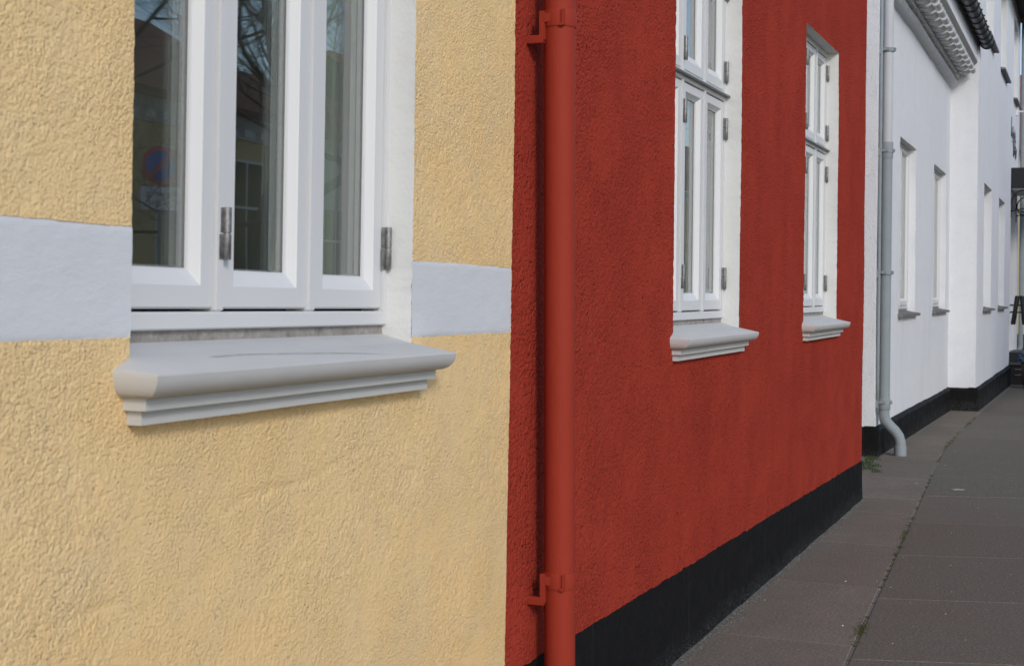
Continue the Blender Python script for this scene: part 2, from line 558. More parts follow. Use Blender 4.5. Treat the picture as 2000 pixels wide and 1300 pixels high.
def rough_wall(xs, zs, holes, disp, jit, returns=None, end_depth=0.12):
    """a plastered skin in the plane y=0 (outward -y) with rectangular openings.
    holes: [(x0,x1,z0,z1)]; returns: per hole depth of a return built in the same skin (0 = none).
    gives (MB, edges) with edges[h] = {'L':[pts],'R':..,'T':..,'B':..}"""
    nx, nz = len(xs), len(zs)
    X, Z = np.meshgrid(xs, zs, indexing='ij')
    Y = -disp(X, Z)
    X2 = X.copy(); Z2 = Z.copy()
    info = []
    for (x0, x1, z0, z1) in holes:
        i0 = int(np.argmin(abs(xs - x0))); i1 = int(np.argmin(abs(xs - x1)))
        j0 = int(np.argmin(abs(zs - z0))); j1 = int(np.argmin(abs(zs - z1)))
        info.append((i0, i1, j0, j1))
        for i in (i0, i1):
            X2[i, j0:j1 + 1] += (fbm(zs[j0:j1 + 1] / 0.02, np.full(j1 - j0 + 1, i * 3.3)) - 0.5) * jit + (fbm(zs[j0:j1 + 1] / 0.3, np.full(j1 - j0 + 1, i * 1.3)) - 0.5) * jit * 1.2
        for j in (j0, j1):
            Z2[i0:i1 + 1, j] += (fbm(xs[i0:i1 + 1] / 0.02, np.full(i1 - i0 + 1, j * 3.7)) - 0.5) * jit
    # free vertical ends wobble too
    for i in (nx - 1,):
        X2[i, :] += (fbm(zs / 0.03, np.full(nz, 7.7)) - 0.5) * jit + (fbm(zs / 0.35, np.full(nz, 2.7)) - 0.5) * jit * 1.5
    mb = MB()
    mb.v = list(map(tuple, np.stack([X2.ravel(), Y.ravel(), Z2.ravel()], 1)))
    skip = np.zeros((nx - 1, nz - 1), bool)
    for (i0, i1, j0, j1) in info:
        skip[i0:i1, j0:j1] = True
    I, J = np.nonzero(~skip)
    a = I * nz + J
    mb.f = list(map(tuple, np.stack([a, a + nz, a + nz + 1, a + 1], 1)))
    edges = []
    for h, (i0, i1, j0, j1) in enumerate(info):
        P = lambda i, j: (X2[i, j], Y[i, j], Z2[i, j])
        e = {'L': [P(i0, j) for j in range(j0, j1 + 1)], 'R': [P(i1, j) for j in range(j0, j1 + 1)],
             'B': [P(i, j0) for i in range(i0, i1 + 1)], 'T': [P(i, j1) for i in range(i0, i1 + 1)]}
        edges.append(e)
        d = returns[h] if returns else 0
        if d:
            for k in 'TB':
                strip(mb, e[k], d)
    strip(mb, [(X2[nx - 1, j], Y[nx - 1, j], Z2[nx - 1, j]) for j in range(nz)], end_depth)
    strip(mb, [(X2[0, j], Y[0, j], Z2[0, j]) for j in range(nz)], end_depth)
    return mb, edges

def strip(mb, pts, depth):
    i = len(mb.v)
    n = len(pts)
    mb.v += [tuple(p) for p in pts] + [(p[0], depth, p[2]) for p in pts]
    for k in range(n - 1):
        mb.f.append((i + k, i + k + 1, i + n + k + 1, i + n + k))

def reveal(edges, depth, sides='LRT'):
    """painted reveal: ragged only at the arris, plain behind it"""
    mb = MB()
    for s in sides:
        p = np.array(edges[s])
        ax = 0 if s in 'LR' else 2
        q = p.copy(); q[:, ax] = p[:, ax].mean(); q[:, 1] = .014
        r = q.copy(); r[:, 1] = depth
        i = len(mb.v); n = len(p)
        for row in (p, q, r):
            mb.v += list(map(tuple, row))
        for k in range(n - 1):
            for a in (0, n):
                mb.f.append((i + a + k, i + a + k + 1, i + a + n + k + 1, i + a + n + k))
    return mb

# ------------------------------------------------------------------ windows
RV = 0.071         # reveal depth to the face of the frame
_cache = {}
def rect_rings(mb, rings):
    """nested rectangles (x0,x1,z0,z1,y) joined in order"""
    i = len(mb.v)
    for (x0, x1, z0, z1, y) in rings:
        mb.v += [(x0, y, z0), (x1, y, z0), (x1, y, z1), (x0, y, z1)]
    for r in range(len(rings) - 1):
        for k in range(4):
            a = i + r * 4
            mb.f.append((a + k, a + (k + 1) % 4, a + 4 + (k + 1) % 4, a + 4 + k))

def make_window(house, loc, w, h, cols, transom, label=None, hinges=(), back=None):
    """Danish casement: frame with mullions (the window mesh) > sash, pane, spacer, hinge, drip_moulding, mortar_bed.
    origin: left bottom corner of the opening at the back of the sill"""
    key = (round(w, 3), round(h, 3), cols, transom)
    first = key not in _cache
    C = _cache.setdefault(key, {})
    jw = 0.022; mw = 0.024; y0 = RV
    zb0, zb1 = 0.022, 0.057
    pitch = (w - 2 * jw - (cols - 1) * mw) / cols
    cells = []
    rows = [(zb1, h - 0.03)] if not transom else [(zb1, transom - 0.022), (transom + 0.022, h - 0.03)]
    for r, (za, zb) in enumerate(rows):
        for c in range(cols):
            xa = jw + c * (pitch + mw)
            cells.append((r, c, xa, xa + pitch, za, zb))
    if first:
        mb = MB()
        mb.box(-0.03, jw, y0, y0 + 0.10, zb0, h + 0.02, 0.003)
        mb.box(w - jw, w + 0.03, y0, y0 + 0.10, zb0, h + 0.02, 0.003)
        mb.box(jw, w - jw, y0 - 0.001, y0 + 0.10, zb0, zb1, 0.003)
        mb.box(jw, w - jw, y0 - 0.001, y0 + 0.10, h - 0.03, h + 0.02, 0.003)
        for c in range(1, cols):
            xa = jw + c * pitch + (c - 1) * mw
            mb.box(xa, xa + mw, y0 - 0.002, y0 + 0.10, zb1, h - 0.03, 0.004)
        if transom:
            mb.box(jw, w - jw, y0 - 0.003, y0 + 0.10, transom - 0.022, transom + 0.022, 0.004)
        C['frame'] = mb.mesh('window_frame', 'paint')
        C['sash'] = {}
        for (r, c, xa, xb, za, zb) in cells:
            g = 0.003
            x0, x1, z0, z1 = xa + g, xb - g, za + 0.006, zb - 0.004
            f = y0 + 0.005
            mb = MB()
            st, br, tp = 0.046, 0.046, 0.040
            rings = [(x0, x1, z0, z1, f + 0.055), (x0, x1, z0, z1, f + 0.004), (x0 + .004, x1 - .004, z0 + .004, z1 - .004, f),
                     (x0 + st, x1 - st, z0 + br, z1 - tp, f), (x0 + st + .003, x1 - st - .003, z0 + br + .005, z1 - tp - .003, f + 0.004),
                     (x0 + st + .016, x1 - st - .016, z0 + br + .028, z1 - tp - .016, f + 0.018), (x0 + st + .020, x1 - st - .020, z0 + br + .034, z1 - tp - .020, f + 0.020),
                     (x0 + st + .020, x1 - st - .020, z0 + br + .034, z1 - tp - .020, f + 0.026)]
            rect_rings(mb, rings)
            gx0, gx1, gz0, gz1 = x0 + st + .020, x1 - st - .020, z0 + br + .034, z1 - tp - .020
            # inner half of the sash behind the glass
            rect_rings(mb, [(gx0 - .002, gx1 + .002, gz0 - .002, gz1 + .002, f + 0.0475), (gx0, gx1, gz0, gz1, f + 0.062), (x0, x1, z0, z1, f + 0.062), (x0, x1, z0, z1, f + 0.05)])
            C['sash'][(r, c)] = mb.mesh('sash', 'paint')
            mb = MB(); mb.box(gx0 - .006, gx1 + .006, f + 0.026, f + 0.030, gz0 - .006, gz1 + .006)
            C[('pane', r, c)] = mb.mesh('pane', 'glass')
            mb = MB(); mb.box(gx0 - .006, gx1 + .006, f + 0.0430, f + 0.0470, gz0 - .006, gz1 + .006)
            C[('inner', r, c)] = mb.mesh('inner_pane', 'glass')
            mb = MB()
            rect_rings(mb, [(gx0 - .006, gx1 + .006, gz0 - .006, gz1 + .006, f + 0.0305), (gx0 + .004, gx1 - .004, gz0 + .004, gz1 - .004, f + 0.0305), (gx0 + .004, gx1 - .004, gz0 + .004, gz1 - .004, f + 0.0425), (gx0 - .006, gx1 + .006, gz0 - .006, gz1 + .006, f + 0.0425)])
            C[('spacer', r, c)] = mb.mesh('spacer_bar', 'spacer')
        mb = MB(); mb.box(jw, w - jw, y0 + 0.06, y0 + 0.07, zb1 - .001, zb1 + 0.012)  # black strip behind the open gap, painting its shadow line under the sashes
        C['shade_strip'] = mb.mesh('gap_shade_strip', 'dark_gap')
        if transom:
            mb = MB(); mb.box(jw, w - jw, y0 + 0.06, y0 + 0.07, transom + 0.020, transom + 0.032)
            C['shade_strip2'] = mb.mesh('gap_shade_strip', 'dark_gap')
        mb = MB(); mb.box(-0.01, w + 0.01, y0 + 0.012, y0 + 0.09, -0.02, zb0 + .002)
        C['mortar'] = mb.mesh('mortar_bed', 'mortar')
        if transom:
            mb = MB()
            mb.prism_x([(y0 + .01, transom + 0.014), (y0 - 0.022, transom + 0.006), (y0 - 0.026, transom - 0.002), (y0 - 0.022, transom - 0.004), (y0 + .01, transom + 0.000)], 0.004, w - 0.004)
            C['drip'] = mb.mesh('drip_moulding', 'lead')
        mb = MB()
        hh = 0.107
        mb.lathe(0, 0, [(0.0088, 0), (0.0096, 0.001), (0.0096, hh / 2 - .002), (0.0075, hh / 2 - .0012), (0.0075, hh / 2 + .0012), (0.0096, hh / 2 + .002), (0.0096, hh - .001), (0.0085, hh)], 14)
        mb.box(-0.022, -0.004, 0.002, 0.009, 0.001, hh / 2 - .002)
        mb.box(-0.018, -0.002, 0.002, 0.009, hh / 2 + .002, hh - .001)
        C['hinge'] = mb.mesh('hinge', 'hinge', True, 40)
    wo = link('window', C['frame'], house, loc)
    if label:
        wo['label'] = label
    for (r, c, xa, xb, za, zb) in cells:
        link('sash', C['sash'][(r, c)], wo)
        link('pane', C[('pane', r, c)], wo)
        link('inner_pane', C[('inner', r, c)], wo)
        link('spacer_bar', C[('spacer', r, c)], wo)
    link('gap_shade_strip', C['shade_strip'], wo)
    link('mortar_bed', C['mortar'], wo)
    if transom:
        link('gap_shade_strip', C['shade_strip2'], wo)
        link('drip_moulding', C['drip'], wo)
    for (r, c, xa, xb, za, zb) in cells:
        if cols >= 3:
            side = 1 if c == cols - 1 else 0
        else:
            side = c
        hx = xb + 0.012 if side else xa + 0.004
        for hz in ((za + 0.106, zb - 0.19) if zb - za > .8 else (za + 0.045, zb - 0.16)):
            if not (hinges == 'none'):
                link('hinge', C['hinge'], wo, (hx, y0 - 0.006, hz))
    return wo

def sill_profile():
    p = [(0.086, 0.0), (0.0, -0.023), (-0.088, -0.046)]
    # ovolo nose
    for k in range(0, 9):
        a = math.radians(k * 90 / 8)
        p.append((-0.053 - 0.038 * math.cos(a), -0.049 - 0.042 * math.sin(a)))
    p += [(-0.047, -0.092), (-0.047, -0.112), (-0.030, -0.114), (-0.030, -0.139), (0.03, -0.139), (0.086, -0.06)]
    return p
def make_sill(house, loc, w, mat, notch=True):
    """moulded sill: steps are shorter than the nosing, like the photo"""
    key = ('sill', round(w, 3), mat)
    if key not in _cache:
        mb = MB()
        # slab between the reveals
        mb.prism_x([(0.086, 0.0), (0.004, -0.0215), (0.004, -0.10), (0.086, -0.10)], 0.0, w)
        xl = lambda o: -.004 - (o - .028) * .68
        xr = lambda o: w + .034 + (o - .03) * .74
        lv = [(.088, -.046), (.091, -.049)]
        for k in range(1, 9):
            a = math.radians(k * 90 / 8)
            lv.append((.053 + .038 * math.cos(a), -.049 - .041 * math.sin(a)))
        lv += [(.047, -.0915), (.047, -.1125), (.030, -.1135), (.030, -.139)]
        n = 25
        i = len(mb.v)
        for (o, z) in lv:
            row = [(xl(o), .02, z)] + [(xl(o) + (xr(o) - xl(o)) * q / n, -o, z) for q in range(n + 1)] + [(xr(o), .02, z)]
            row = [(p[0], p[1] + (vnoise(p[0] / .2, z * 9) - .5) * .0008, p[2] + (vnoise(p[0] / .3, 1.0) - .5) * .0008) for p in row]
            if o == .088:
                row[0] = (row[0][0], 0.0, -.040); row[-1] = (row[-1][0], 0.0, -.040)
            mb.v += row
        m = n + 3
        for r in range(len(lv) - 1):
            for k in range(m - 1):
                q = i + r * m + k
                mb.f.append((q, q + m, q + m + 1, q + 1))
        # underside and hipped top
        b0 = i + (len(lv) - 1) * m
        mb.f.append(tuple(b0 + k for k in range(m)))
        h0 = len(mb.v)
        mb.v += [(.0, .004, -.0218), (w, .004, -.0218)]
        mb.f.append((i, i + 1, h0))
        mb.f.append((i + m - 1, h0 + 1, i + m - 2))
        mb.f.append(tuple([h0] + [i + 1 + k for k in range(n + 1)] + [h0 + 1]))
        _cache[key] = mb.mesh('window_sill', mat, True, 35)
    return link('window_sill', _cache[key], house, loc)

# ------------------------------------------------------------------ ground
def gz(x):
    return float(np.interp(x, [-60, 11, 13.5, 20.9, 28.9, 90], [0, 0, 0.015, -0.09, -0.2, -0.45]))
def edge_y(x):
    return float(np.interp(x, [-60, -3, 11.2, 15.7, 20.9, 60], [0.3, 0.49, 1.205, 1.42, 1.455, 1.455]))

gx = list(np.arange(-40, 91, 2.0)) + [11, 13.5]
gx = sorted(set(gx))
def sheet(name, mat, ya, yb, dz):
    mb = MB()
    for a, b in zip(gx[:-1], gx[1:]):
        A = ya(a) if callable(ya) else ya; A2 = ya(b) if callable(ya) else ya
        B = yb(a) if callable(yb) else yb; B2 = yb(b) if callable(yb) else yb
        mb.quad((a, B, gz(a) + dz), (b, B2, gz(b) + dz), (b, A2, gz(b) + dz), (a, A, gz(a) + dz))
    return structure(mb.build(name, mat))
mb = MB(); mb.quad((-900, -900, -0.75), (900, -900, -0.75), (900, 900, -0.75), (-900, 900, -0.75))
structure(mb.build('ground', 'earth'))
pave = sheet('pavement', 'joint', 3.6, -2.0, -0.004)
sheet('road', 'asphalt', -2.12, -8.4, -0.13)
sheet('far_pavement', 'slab', -8.52, -11.6, 0.0)
for nm, ya, yb in (('kerb', -2.0, -2.12), ('far_kerb', -8.4, -8.52)):
    mb = MB()
    for a, b in zip(gx[:-1], gx[1:]):
        i = len(mb.v)
        for x in (a, b):
            for (y, dz) in ((ya, -0.3), (ya, 0.0), (yb, 0.0), (yb, -0.3)):
                mb.v.append((x, y, gz(x) + dz))
        for k in range(3):
            mb.f.append((i + k, i + k + 1, i + 5 + k, i + 4 + k))
    structure(mb.build(nm, 'kerbm'))

def slab(parent, x0, x1, ya, yb, shear, mat, gap, lift):
    """one flagstone between joint lines; ya/yb = functions of x (upper/lower edge)"""
    c = []
    for (x, yf, sx, sy) in ((x0, yb, 1, 1), (x1, yb, -1, 1), (x1, ya, -1, -1), (x0, ya, 1, -1)):
        y = yf(x)
        xx = x + shear * (edge_y(x) - y) + sx * gap
        c.append((xx, yf(xx) + sy * gap))
    mb = MB()
    b = 0.004
    cx = sum(p[0] for p in c) / 4; cy = sum(p[1] for p in c) / 4
    t1 = random.uniform(-.0006, .0006)
    for k, (ins, dz) in enumerate(((0, -0.05), (0, -0.004), (b, 0.0))):
        for (x, y) in c:
            dx, dy = (cx - x), (cy - y)
            px = x + ins * (1 if dx > 0 else -1); py = y + ins * (1 if dy > 0 else -1)
            mb.v.append((px - cx, py - cy, gz(px) + dz + lift + t1 * (px - cx) - gz(cx)))
    for r in range(2):
        for k in range(4):
            mb.f.append((r * 4 + k, r * 4 + (k + 1) % 4, r * 4 + 4 + (k + 1) % 4, r * 4 + 4 + k))
    mb.f.append((8, 9, 10, 11))
    o = mb.build('paving_slab', mat, parent)
    o.location = (cx, cy, gz(cx))
    return o
SHEAR = 0.285
rowx = [7.40 + 1.275 * k for k in range(-7, 22)]
rowx[rowx.index(min(rowx, key=lambda v: abs(v - 11.3)))] = 11.30
for a, b in zip(rowx[:-1], rowx[1:]):
    for c in range(3):
        top = (lambda x, c=c: edge_y(x) - c * 1.02)
        bot = (lambda x, c=c: edge_y(x) - (c + 1) * 1.02)
        slab(pave, a, b, top, bot, SHEAR, 'slab', 0.0035, random.uniform(-.001, .0015))
# strip of older concrete flags along the walls
def wall_y(x):
    if x < 3.95: return 1.5 + x * 0.0312 - 0.02
    if x < 11.05: return 1.605
    if x < 13.7: return 1.86
    if x < 20.85: return 1.87
    return 1.49
sx_ = [-1.5, 0.4, 2.2, 3.95, 5.05, 6.35, 7.66, 8.96, 10.30, 11.05, 12.3, 13.7, 15.2, 16.5, 17.9, 19.3, 20.85]
for a, b in zip(sx_[:-1], sx_[1:]):
    xm = (a + b) / 2
    slab(pave, a, b, (lambda x, xm=xm: wall_y(xm) - 0.018 if xm > 3.9 else wall_y(x) - 0.03), (lambda x: edge_y(x) + 0.010), 0.02, 'strip', 0.0015, 0.001)

# grit swept against the wall feet, moss in the long joint, grass in the gap, specks on the flags
rng = random.Random(11)
mb = MB()
def pebble(mb, x, y, z, r):
    i = len(mb.v)
    a0 = rng.uniform(0, 6)
    for k in range(5):
        a = a0 + k * 1.257
        mb.v.append((x + r * rng.uniform(.7, 1.2) * math.cos(a), y + r * rng.uniform(.7, 1.2) * math.sin(a), z - r * .3))
    mb.v.append((x, y, z + r * rng.uniform(.4, .8)))
    for k in range(5):
        mb.f.append((i + k, i + (k + 1) % 5, i + 5))
for k in range(4200):
    x = rng.uniform(4.2, 20.5) if rng.random() < .75 else rng.uniform(20.9, 29)
    wy = wall_y(x)
    d = abs(rng.gauss(0, 0.016)) * (1 + 1.6 * (vnoise(x * 1.7, 3.0) > .6))
    pebble(mb, x, wy - 0.004 - d, gz(x) + 0.002, rng.uniform(.0012, .0042))
for k in range(700):
    x = rng.uniform(5, 20)
    pebble(mb, x, edge_y(x) + 0.005 + rng.gauss(0, .004), gz(x) - 0.001, rng.uniform(.0012, .003))
stuff(tag(mb.build('grit', 'pebble'), 'pale grit and crumbled mortar along the wall feet and joint', 'grit'))
mb = MB()
for k in range(130):
    x = rng.uniform(5.2, 20.5)
    y = rng.uniform(edge_y(x) - .9, wall_y(x) - .05)
    pebble(mb, x, y, gz(x) + 0.002, rng.uniform(.0015, .004) * (2 if rng.random() < .08 else 1))
for (x, y, r) in ((11.75, .98, .045), (11.95, 1.33, .016)):
    i = len(mb.v); nn = 22
    mb.v.append((x, y, gz(x) + .0035))
    for k in range(nn):
        a = 6.283 * k / nn; q = r * rng.uniform(.35, 1.1)
        mb.v.append((x + 1.6 * q * math.cos(a) * .8, y + 1.5 * q * math.sin(a), gz(x) + .0028))
    for k in range(nn):
        mb.f.append((i, i + 1 + k, i + 1 + (k + 1) % nn))
stuff(tag(mb.build('specks', 'speck'), 'tiny pale specks and crumbs scattered over the pavement', 'specks'))
def blades(mb, x, y, z, n, spread, h, w):
    for k in range(n):
        a = rng.uniform(0, 6.28); r = spread * math.sqrt(rng.random())
        px, py = x + r * math.cos(a), y + r * math.sin(a)
        b = rng.uniform(0, 6.28); hh = h * rng.uniform(.5, 1.1); ln = hh * rng.uniform(.1, .7)
        dx, dy = math.cos(b), math.sin(b)
        i = len(mb.v)
        mb.v += [(px - dy * w, py + dx * w, z), (px + dy * w, py - dx * w, z), (px + dx * ln * .4 + dy * w * .7, py + dy * ln * .4 - dx * w * .7, z + hh * .6), (px + dx * ln, py + dy * ln, z + hh)]
        mb.f += [(i, i + 1, i + 2), (i, i + 2, i + 3)]
mb = MB()
xs_m = [(rng.uniform(5.5, 20), 1) for k in range(70)] + [(rng.gauss(6.65, .12), 2) for k in range(30)] + [(rng.gauss(15.6, .5), 2) for k in range(34)] + [(rng.gauss(9.2, .5), 1.3) for k in range(40)] + [(rng.gauss(18.6, .5), 2) for k in range(40)]
for x, s in xs_m:
    blades(mb, x, edge_y(x) + 0.005 + rng.gauss(0, .006 * s), gz(x) - .004, 16, .016 * s, .011, .0025)
stuff(tag(mb.build('joint_moss', 'moss'), 'low olive moss growing in the long pavement joint', 'moss'))
mb = MB()
for k in range(44):
    x = rng.uniform(12.5, 13.65)
    blades(mb, x, 1.60 + (x - 12.1) * .14 + rng.uniform(.05, .17), gz(x) - .004, 16, .045, .024, .003)
stuff(tag(mb.build('weeds', 'grass'), 'grass weeds in the gap between the red and white houses', 'weeds'))

# ------------------------------------------------------------------ shared house pieces
def roof(house, x0, x1, yf, yb, ze, zr, mat='tile', over=0.25):
    ym = (yf + yb) / 2
    s = (zr - ze) / (ym - yf)
    mb = MB()
    mb.prism_x([(yf - over, ze - s * over), (ym, zr), (yb + over, ze - s * over), (yb + over, ze - s * over + .12), (ym, zr + .12), (yf - over, ze - s * over + .12)], x0, x1)
    return mb.build('roof', mat, house)

def shell(house, x0, x1, yf, yb, z0, z1, zr, mat):
    """gables and back wall behind the street skin"""
    mb = MB()
    ym = (yf + yb) / 2
    for a, b in ((x0, x0 + .25), (x1 - .25, x1)):
        mb.prism_x([(yf, z0), (yb, z0), (yb, z1), (ym, zr), (yf, z1)], a, b)
    mb.box(x0 + .25, x1 - .25, yb - .25, yb, z0, z1)
    return mb.build('rear_wall', mat, house)

def room(house, x0, x1, y0, y1, z0, z1):
    mb = MB()
    a = [(x0, y0, z0), (x1, y0, z0), (x1, y1, z0), (x0, y1, z0), (x0, y0, z1), (x1, y0, z1), (x1, y1, z1), (x0, y1, z1)]
    mb.v = a
    mb.f = [(4, 7, 6, 5), (1, 2, 6, 5), (2, 3, 7, 6), (3, 0, 4, 7)]
    mb.build('room', 'room', house)
    mb = MB(); mb.v = a[:4]; mb.f = [(0, 1, 2, 3)]
    mb.build('room_floor', 'room_floor', house)

def curtain(name, mat, x0, x1, y, z0, z1, amp, wl_, label, frame, group=None):
    mb = MB()
    n = max(8, int((x1 - x0) / wl_ * 8))
    for k in range(n + 1):
        x = x0 + (x1 - x0) * k / n
        yy = y + amp * math.sin(k * 2 * math.pi / 8) + (rng.random() - .5) * amp * .4
        mb.v += [(x, yy, z0), (x, yy, z1), (x, yy + .003, z0), (x, yy + .003, z1)]
    for k in range(n):
        i = k * 4
        mb.f += [(i, i + 4, i + 5, i + 1), (i + 2, i + 3, i + 7, i + 6)]
    o = mb.build(name, mat, None, True)
    o.matrix_world = frame
    return tag(o, label, 'curtain', group)

# ------------------------------------------------------------------ yellow house (nearest)
yw = TH - math.atan(1040 / 2778.0)
sl = math.atan(0.0097 * math.cos(math.atan(1040 / 2778.0)))
YX = Vector((math.cos(yw) * math.cos(sl), math.sin(yw) * math.cos(sl), -math.sin(sl)))
YY = Vector((-math.sin(yw), math.cos(yw), 0))
YZ = YX.cross(YY)
YO = Vector((0, 1.5, 1.55)) - YZ * 1.55
YM = Matrix(((YX.x, YY.x, YZ.x, YO.x), (YX.y, YY.y, YZ.y, YO.y), (YX.z, YY.z, YZ.z, YO.z), (0, 0, 0, 1)))
yellow = thing('yellow_house', 'pale yellow roughcast house nearest the camera with a white band', 'house', mat=YM)
SB = 1.462                      # sill back height
WX0, WX1 = 2.052, 3.238
BL = (1.55 - 0.075, 1.55 + 0.120)
BR = (1.55 - 0.095, 1.55 + 0.099)
XE = 3.952
def crack(x, z):
    # a chipped lip in the plaster below the sill, and an old float edge
    u_ = (x - 2.535) * .80 + (z - 1.142) * .60
    v_ = -(x - 2.535) * .60 + (z - 1.142) * .80 + .006 * np.sin(u_ * 120)
    a = .004 * np.exp(-(v_ / .006) ** 2) * np.clip(1 - (u_ / .034) ** 2, 0, 1)
    e = z - (1.08 + .10 * np.sin(x * 2.6 + .4) + .02 * np.sin(x * 11))
    b = .0022 * np.exp(-(e / .010) ** 2) * np.clip(fbm(x / .16, z / .16, 2, 15) * 3 - 1.2, 0, 1)
    return a + b
def disp_y(x, z):
    rough = np.clip((fbm(x / .42, z / .42, 3, 2) - .34) * 5, 0.30, 1)
    # trowelled smooth under the sill
    d2 = ((x - 2.45) / .42) ** 2 + ((z - 1.16) / .20) ** 2
    rough = rough * np.clip(d2 * .9, .15, 1)
    n_ = fbm(x / .0085, z / .0090, 2, 4)
    lump = 1 - np.clip((.50 - n_) * 4.2, 0, 1) * .75 + (n_ - .5) * .9
    ridg = np.abs(fbm(x / .03, z / .045, 2, 9) - .5) * 2
    trow = fbm(x / .10 + z / .3, z / .03, 2, 12)
    return (lump * .0013 + (1 - ridg) * .0003) * rough - crack(x, z) + fbm(x / .7, z / .7, 2, 7) * .009 + trow * .0007 * (1 - rough * .7) - .0065
hz1 = SB + 1.78
holes = [(WX0, WX1, SB - 0.03, hz1), (-6.0, WX0, BL[0], BL[1]), (WX1, XE, BR[0], BR[1])]
xs = lines(-6, XE, [(-6, 1.55, .25), (1.55, XE, .0042)], [WX0, WX1])
zs = lines(-0.3, 4.0, [(-0.3, .4, .1), (.4, 2.45, .0042), (2.45, 4.0, .05)], [SB - .03, hz1, *BL, *BR])
mb, ed = rough_wall(xs, zs, holes, disp_y, .0045, returns=[0, .02, .02])
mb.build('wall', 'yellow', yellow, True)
reveal(ed[0], RV + .03, 'LRT').build('reveal', 'reveal', yellow, True)
# the white band: trowelled pieces either side of the window, slightly behind the roughcast
for (x0, x1, z0, z1, r0) in ((-6.0, WX0 + .004, BL[0], BL[1], 0), (WX1 - .0005, XE - .003, BR[0], BR[1], 1)):
    bx = lines(x0, x1, [(x0, max(x0, 1.5), .3), (max(x0, 1.5), x1, .012)], [])
    bz = lines(z0 - .01, z1 + .01, [(z0 - .01, z1 + .01, .008)], [])
    X, Z = np.meshgrid(bx, bz, indexing='ij')
    edge = np.minimum(np.minimum((Z - (z0 - .01)), (z1 + .01 - Z)) / .016, 1)
    Y = -(0.004 + fbm(X / .05, Z / .03, 3, 21) * .002 + fbm(X / .5, Z / .5, 2, 22) * .005) * np.clip(edge, 0, 1) ** .5 + .0072
    m2 = MB()
    m2.v = list(map(tuple, np.stack([X.ravel(), Y.ravel(), Z.ravel()], 1)))
    nz = len(bz)
    for i in range(len(bx) - 1):
        for j in range(nz - 1):
            a = i * nz + j
            m2.f.append((a, a + nz, a + nz + 1, a + 1))
    if True:
        strip(m2, [m2.v[(len(bx) - 1) * nz + j] for j in range(nz)], .05)
    m2.build('band', 'band', yellow, True, 50)
make_window(yellow, (WX0, 0, SB), WX1 - WX0, 1.78, 3, 1.105, 'white three-light casement window with grey hinges')
make_sill(yellow, (WX0, 0, SB), WX1 - WX0, 'sill_stain')
shell(yellow, -6, XE - .05, .06, 6, -.3, 4.0, 6.6, 'yellow')
roof(yellow, -6.1, XE, 0, 6, 4.02, 6.7)
room(yellow, 0.3, XE - .35, .20, 4.4, .4, 3.5)
mb = MB()
for (a, b, c, d) in ((0.3, WX0 - .02, .4, 3.5), (WX1 + .02, XE - .35, .4, 3.5), (WX0 - .02, WX1 + .02, .4, SB - .04), (WX0 - .02, WX1 + .02, SB + 1.79, 3.5)):
    mb.box(a, b, .14, .195, c, d)
mb.build('inner_wall', 'room', yellow)
curtain('curtain', 'curtain', 2.55, 2.70, .24, SB - .03, 3.3, .018, .06, 'grey green curtain behind the left pane of the yellow house window', YM, 'curtains in the yellow house')
curtain('curtain', 'curtain', 2.93, 3.09, .24, SB - .03, 3.3, .018, .06, 'grey green curtain behind the middle pane of the yellow house window', YM, 'curtains in the yellow house')
curtain('curtain', 'curtain', 3.20, 3.52, .24, SB - .03, 3.3, .018, .08, 'grey green curtain behind the right pane of the yellow house window', YM, 'curtains in the yellow house')

# ------------------------------------------------------------------ red house
RY = 1.632
red = thing('red_house', 'rust red roughcast house with black plinth and two white windows', 'house', (7.5, RY, 0))
ro = (7.5, 0, 0)
RX0, RX1 = 3.90, 10.985
SB_R = 1.397
W1 = (5.725, 6.908)
W2 = (8.590, 9.755)
HT = 3.172
def disp_r(x, z):
    rough = np.clip((fbm(x / .5, z / .5, 3, 32) - .35) * 4, .3, 1)
    l_ = fbm(x / .017, z / .019, 3, 34)
    return -.011 * np.clip(1 - (x - 3.95) / .45, 0, 1) + (1 - np.clip((.47 - l_) * 5, 0, 1)) * .0018 * rough + l_ * .0012 + fbm(x / .9, z / .9, 2, 37) * .010
def plin(x):
    return np.interp(x, [3.9, 4.556, 10.964], [.385, .377, .282])
xs = lines(RX0, RX1, [(RX0, 7, .0085), (7, RX1, .012)], [*W1, *W2])
zs = lines(0.2, 4.3, [(0.2, .42, .02), (.42, 3.0, .009), (3.0, 3.9, .013), (3.9, 4.3, .05)], [SB_R - .03, HT])
mb, ed = rough_wall(xs, zs, [(W1[0], W1[1], SB_R - .03, HT), (W2[0], W2[1], SB_R - .03, HT)], disp_r, .007)
# lower edge follows the painted plinth line
nzr = len(zs)
vv = np.array(mb.v[:len(xs) * nzr]).reshape(len(xs), nzr, 3)
lo = plin(xs) + (fbm(xs / .05, xs * 0, 2, 3) - .5) * .014
k = np.clip((.75 - vv[:, :, 2]) / .55, 0, 1)
vv[:, :, 2] += k * (lo[:, None] - 0.2)
mb.v[:len(xs) * nzr] = list(map(tuple, vv.reshape(-1, 3)))
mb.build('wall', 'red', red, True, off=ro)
for e in ed:
    reveal(e, RV + .03, 'LRT').build('reveal', 'reveal', red, True, off=ro)
